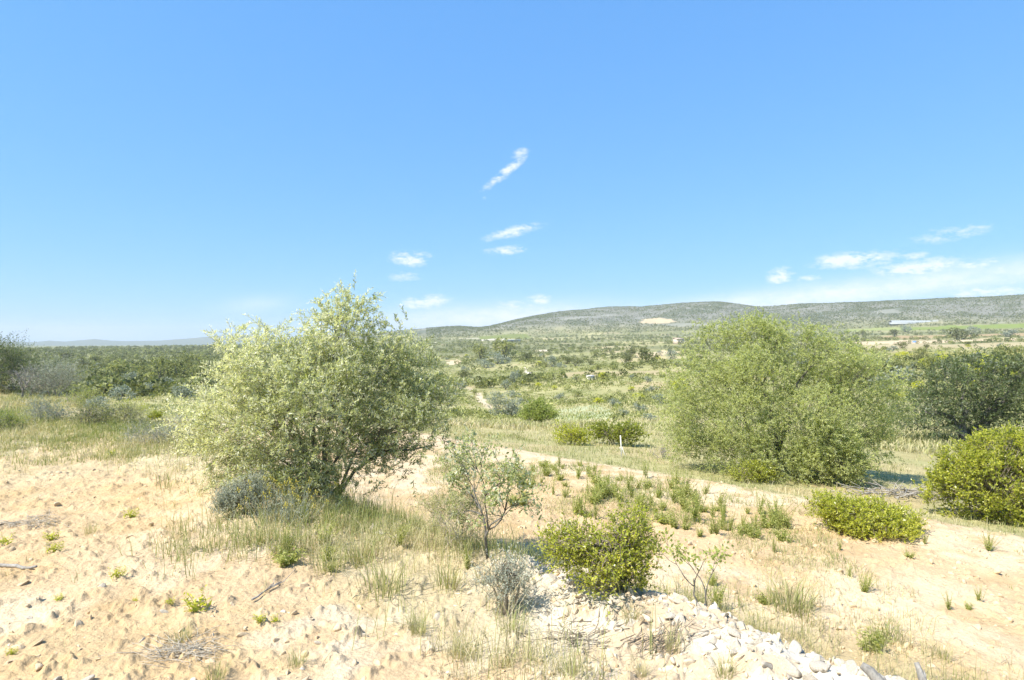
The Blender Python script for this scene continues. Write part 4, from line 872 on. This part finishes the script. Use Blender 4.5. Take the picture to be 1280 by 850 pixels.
for px, py, s_, lb in [(980,676,.95,'tall lone weed on the sandy field in front of the broad olive'),(968,690,.5,'short weed just before the tall lone weed on the sandy field'),(935,668,.55,'small weed at the near end of the weed rows'),(1155,680,.45,'small round weed beside the low mastic cushion'),(1135,698,.5,'pale weed on the sandy field before the low mastic cushion'),
    (1235,688,.6,'upright weed on the sandy field in front of the round corner bush'),(1186,762,.4,'flat green weed in the middle of the sandy field'),(1222,752,.4,'flat blue-green weed next to the middle field weed'),(1080,738,.55,'twiggy weed with a dry stalk on the open sandy field'),(1062,722,.35,'tiny weed above the twiggy weed on the sandy field'),
    (1090,812,.95,'leafy weed standing on the bank slope beside the split log'),(955,752,.6,'weed at the top of the bank slope grass'),(1210,760,.35,'small weed close to the two flat field weeds'),(1050,690,.35,'small weed between the cushion and the tall lone weed'),(895,760,.7,'weed on the bank next to the thin stem plant'),(890,730,.6,'weed at the field edge above the thin stem plant')]:
    o = put_weed(g1(px, py), s_, wr); o['label'] = lb
vw = []
while len(vw) < 14:
    px, py = wr.uniform(230, 590), wr.uniform(590, 720); p = g1(px, py); s_ = float(bank_s(p[0:1], p[1:2])[0])
    if -1.3 < s_ < .3: vw.append((put_weed(p, wr.uniform(.3, .6), wr, wr.uniform(.8, 1.5)), 'leafy green weed in the bank grass'))
name_by_marks(vw, [('blue-grey sage bush', 306, 628), ('silvery olive stem', 400, 615), ('dry brown tangle', 566, 670), ('tall straw-green tuft', 482, 715)], 'behind', 'in front of')
SEED = weed_proto('seedling', 'seedling', 650, 9, .12, 11, (.042, .012), 'mastic', .75, 1.2, (.55, .2)); first = True
for px, py, w, lb in [(248,762,1.45,'largest bright green seedling on the bare upper soil'),(66,672,.75,'green seedling in the pair near the dry stalk heap'),(68,690,.8,'lower seedling of the pair near the dry stalk heap'),(163,648,.75,'lone seedling on bare soil toward the silvery olive'),(147,727,.8,'seedling with reddish base between the pair and the largest seedling'),
    (326,780,.7,'thin seedling on the soil near the largest seedling'),(5,682,.9,'seedling cut by the picture edge near the dry stalk heap'),(213,757,.55,'small seedling just beside the largest seedling'),(75,748,.5,'tiny seedling on bare soil below the grey stick'),(140,570,.5,'tiny seedling at the top of the bare soil below the shoulder grass'),
    (300,545,.6,'seedling at the edge of the grass under the silvery olive skirt'),(170,748,.35,'very small seedling beyond the dry mat of stalks'),(345,775,.55,'faint seedling between the dry stick and the bank grass'),(15,815,.55,'seedling low at the frame corner on bare soil')]:
    p = g1(px, py); s_ = w*p[1]/4.0
    if first: o = SEED; o.location = [float(v) for v in p]; o.scale = (s_, s_, s_); o['label'] = lb; o['group'] = 'seedlings on the upper soil'; first = False
    else: o = dup(SEED, p, wr.uniform(0, 6.28), (s_, s_, s_), lb, 'seedlings on the upper soil')

# ---------------------------------------------------------------- rocks
def ico(sub=3):
    import bmesh
    bm = bmesh.new(); bmesh.ops.create_icosphere(bm, subdivisions=sub, radius=1); bm.verts.ensure_lookup_table()
    V = np.array([v.co for v in bm.verts]); Fc = np.array([[v.index for v in f.verts] for f in bm.faces]); bm.free(); return V, Fc
IV, IF = ico(3)
def rock_mesh(seed, mat, V0=IV, F0=IF, cuts=8):
    r = np.random.default_rng(seed); V = V0.copy()
    for i in range(cuts):
        n = unit(r.normal(size=3)); d = r.uniform(.3, .7); k = V@n-d; V = V-np.clip(k, 0, None)[:, None]*n*.98
    V = V*(1+.10*(fbm(V[:, 0]+V[:, 2]*.7, V[:, 1]-V[:, 2]*.5, .55, 3, seed)[:, None])*1.6); V = V*np.array([1., .8, .62])
    return mesh('rock', V, [F0], M[mat], None, False)
ROCK = [rock_mesh(700+i, 'stone') for i in range(9)]
rk = np.random.default_rng(140); rocks = []
def rock(p, size, label=None, sink=.52, group='limestone rocks along the bank edge'):
    o = link('rock', ROCK[int(rk.integers(0, len(ROCK)))], None, (p[0], p[1], p[2]+size*.62*(.5-sink)), None, label, 'rock', group)
    o.rotation_euler = (rk.normal()*.25, rk.normal()*.25, rk.uniform(0, 6.28)); a = rk.uniform(.85, 1.15); o.scale = (size*.5*a, size*.5/a, size*.5*rk.uniform(.8, 1.15)); return o
for px, py, w, lb in [(740,733,36,'biggest rounded grey-white rock on the crest below the mastic bush'),(722,722,22,'bright white angular rock against the biggest crest rock'),(775,750,28,'flat-topped pale rock where the mastic bush meets the rubble'),(690,722,30,'pale slab rock at the start of the rubble crest'),(706,727,22,'white rock between the slab and the bright angular rock'),
    (850,778,30,'grey rounded rock on the crest below the thin stem plant'),(835,775,22,'tan block leaning on the grey rounded crest rock'),(920,805,40,'large smooth white rock topping the middle of the rubble'),(905,795,32,'white rock shouldering the large smooth white rock'),(948,806,26,'upright pale rock standing on the crest past the large white rock'),
    (985,832,38,'broad pale rock near the lower end of the rubble'),(1012,848,30,'grey slab rock at the lower end of the rubble by the frame bottom'),(890,830,22,'rough rock below the white rocks toward the frame bottom'),(547,772,14,'small white cube-like rock on open soil left of the wormwood'),(455,790,14,'small pale rock alone on the upper soil'),(400,800,16,'flat bright stone on the open upper soil'),
    (130,738,13,'white stone set in the bare soil near the seedlings'),(205,766,12,'white stone beside the largest seedling'),(40,770,12,'grey stone on the bare soil below the stick'),(180,802,13,'white stone beyond the flat mat of dry stalks'),(370,592,14,'pale rock in the bank grass under the silvery olive'),(262,588,12,'pale rock at the bank edge below the olive skirt'),
    (478,668,20,'pale rock half buried at the edge of the olive shade'),(466,660,22,'flat chalky rock beside the half buried rock in the grass'),(495,672,16,'small chalky rock trailing the half buried rock'),(1030,770,14,'single buff rock out on the sandy field'),(105,855,24,'earth-stained rock at the frame bottom corner'),(70,850,18,'small earth-stained rock at the frame bottom corner')]:
    p = g1(px, py); rock(p, w*p[1]/F*1.08, lb)
cand = []
while len(cand) < 170:
    x = rk.uniform(.1, 2.4); y = 4.7-x+rk.uniform(-.6, .3); s = float(bank_s(np.array([x]), np.array([y]))[0])
    if not (-.8 < s < .2): continue
    sz = (.045+.12*rk.random()**1.6)*(1.2 if s > -.2 else .8)
    if y < 2.4 or any(math.hypot(x-a, y-b_) < (sz+c)*.42 for a, b_, c in cand): continue
    cand.append((x, y, sz)); p = (x, y, float(H(x, y))); rocks.append((rock(p, sz), 'palm-sized pale rock' if sz > .085 else 'small pale rock'))
name_by_marks(rocks, [('biggest crest rock', 740, 728), ('flat-topped rock', 775, 747), ('grey rounded crest rock', 850, 775), ('large smooth white rock', 920, 795), ('upright pale rock', 948, 800), ('broad pale rock', 985, 826), ('grey slab rock', 1012, 842), ('pale slab rock', 690, 718)], 'up-slope of', 'before')

def gravel():
    r = np.random.default_rng(150); V0, F0 = ico(1); V2, F2 = ico(2)
    def scatter(name, n, xs, ys, pf, smin, smax, mat, label, base=(V0, F0), pw=2.5):
        x, y = r.uniform(*xs, n), r.uniform(*ys, n); ok = r.random(n) < pf(x, y); x, y = x[ok], y[ok]; n = len(x); z = H(x, y)
        sz = smin+(smax-smin)*r.random(n)**pw; B, Fb = base; nv = len(B); var = []
        for q in range(14):
            U = B.copy()
            for c in range(7):
                nn_ = unit(r.normal(size=3)); U = U-np.clip(U@nn_-r.uniform(.15, .55), 0, None)[:, None]*nn_*.95
            var.append(U*1.6)
        BB = np.array(var)[r.integers(0, 14, n)]
        q = r.normal(size=(n, 3, 3)); Qm, _ = np.linalg.qr(q)
        W = BB*np.stack([r.uniform(.7, 1.2, n), r.uniform(.6, 1.1, n), r.uniform(.45, .8, n)], 1)[:, None]
        W = np.einsum('nij,nkj->nki', Qm, W)*(sz*.5)[:, None, None]; W = W+np.stack([x, y, z-sz*.12], 1)[:, None]
        Fa = (Fb[None]+(np.arange(n)*nv)[:, None, None]).reshape(-1, 3)
        link(name, mesh(name, W.reshape(-1, 3), [Fa], M[mat], None, False), kind='stuff', label=label)
    up = lambda x, y: (bank_s(x, y) < .1)*np.clip(9/(x*x+y*y), .05, 1)*(.25+.9*sstep(-.05, .15, fbm(x, y, .7, 3, 501)))
    cr = lambda x, y: sstep(-1.2, -.15, bank_s(x, y))*sstep(.4, .1, bank_s(x, y))*sstep(-.6, .3, x)*(y > 2)
    lo = lambda x, y: (bank_s(x, y) > .6)*((x+y-4.7)/1.414 < 8.5)*np.clip(30/(x*x+y*y), .05, 1)*(.2+.9*sstep(-.05, .15, fbm(x, y, .9, 3, 502)))
    scatter('rubble', 7000, (-.7, 2.8), (2.0, 5.6), cr, .012, .07, 'gravel', 'broken chalky rubble heaped along the bank crest', (V2, F2), 2.0)
    scatter('gravel', 5200, (-8, 3.2), (2.2, 10), up, .006, .026, 'gravel', 'pale gravel strewn on the upper bare soil', (V2, F2))
    scatter('clods', 15000, (-9, 3.2), (2.2, 10), up, .012, .07, 'clod', 'crumbled earth clods on the upper bare soil', (V2, F2), 3.0)
    scatter('field_clods', 24000, (-2, 12), (2.5, 14), lo, .018, .09, 'clod', 'earth clods and pebbles on the sandy field', (V2, F2), 3.0)
gravel()
def litter():
    r = np.random.default_rng(160); b = Bag(); n = 9000; x, y = r.uniform(-7, 11, n), r.uniform(2.3, 12, n); s = bank_s(x, y)
    ok = (((s < .1) | (s > .5)) & ((x+y-4.7)/1.414 < 8)) & (r.random(n) < np.clip(22/(x*x+y*y), .05, 1)*(.15+sstep(-.05, .2, fbm(x, y, .8, 3, 510)))); x, y = x[ok], y[ok]; n = len(x)
    a = r.uniform(0, 6.28, n); L = r.uniform(.015, .11, n)**1.0; d = np.stack([np.cos(a)*L, np.sin(a)*L, np.zeros(n)], 1)
    P = np.stack([x, y, x*0], 1); pts = [P+d*k+np.stack([r.normal(0, .1, n)*L*(k == .5), r.normal(0, .1, n)*L*(k == .5), x*0], 1) for k in (0, .5, 1.)]
    for p in pts: p[:, 2] = H(p[:, 0], p[:, 1])+.003+r.uniform(0, .012, n)
    add_twigs(b, *pts, r.uniform(.0008, .0024, n), .5); link('plant_litter', b.mesh('plant_litter', M['twig']), kind='stuff', label='bits of dry stalk and twig strewn on the bare soil')
litter()
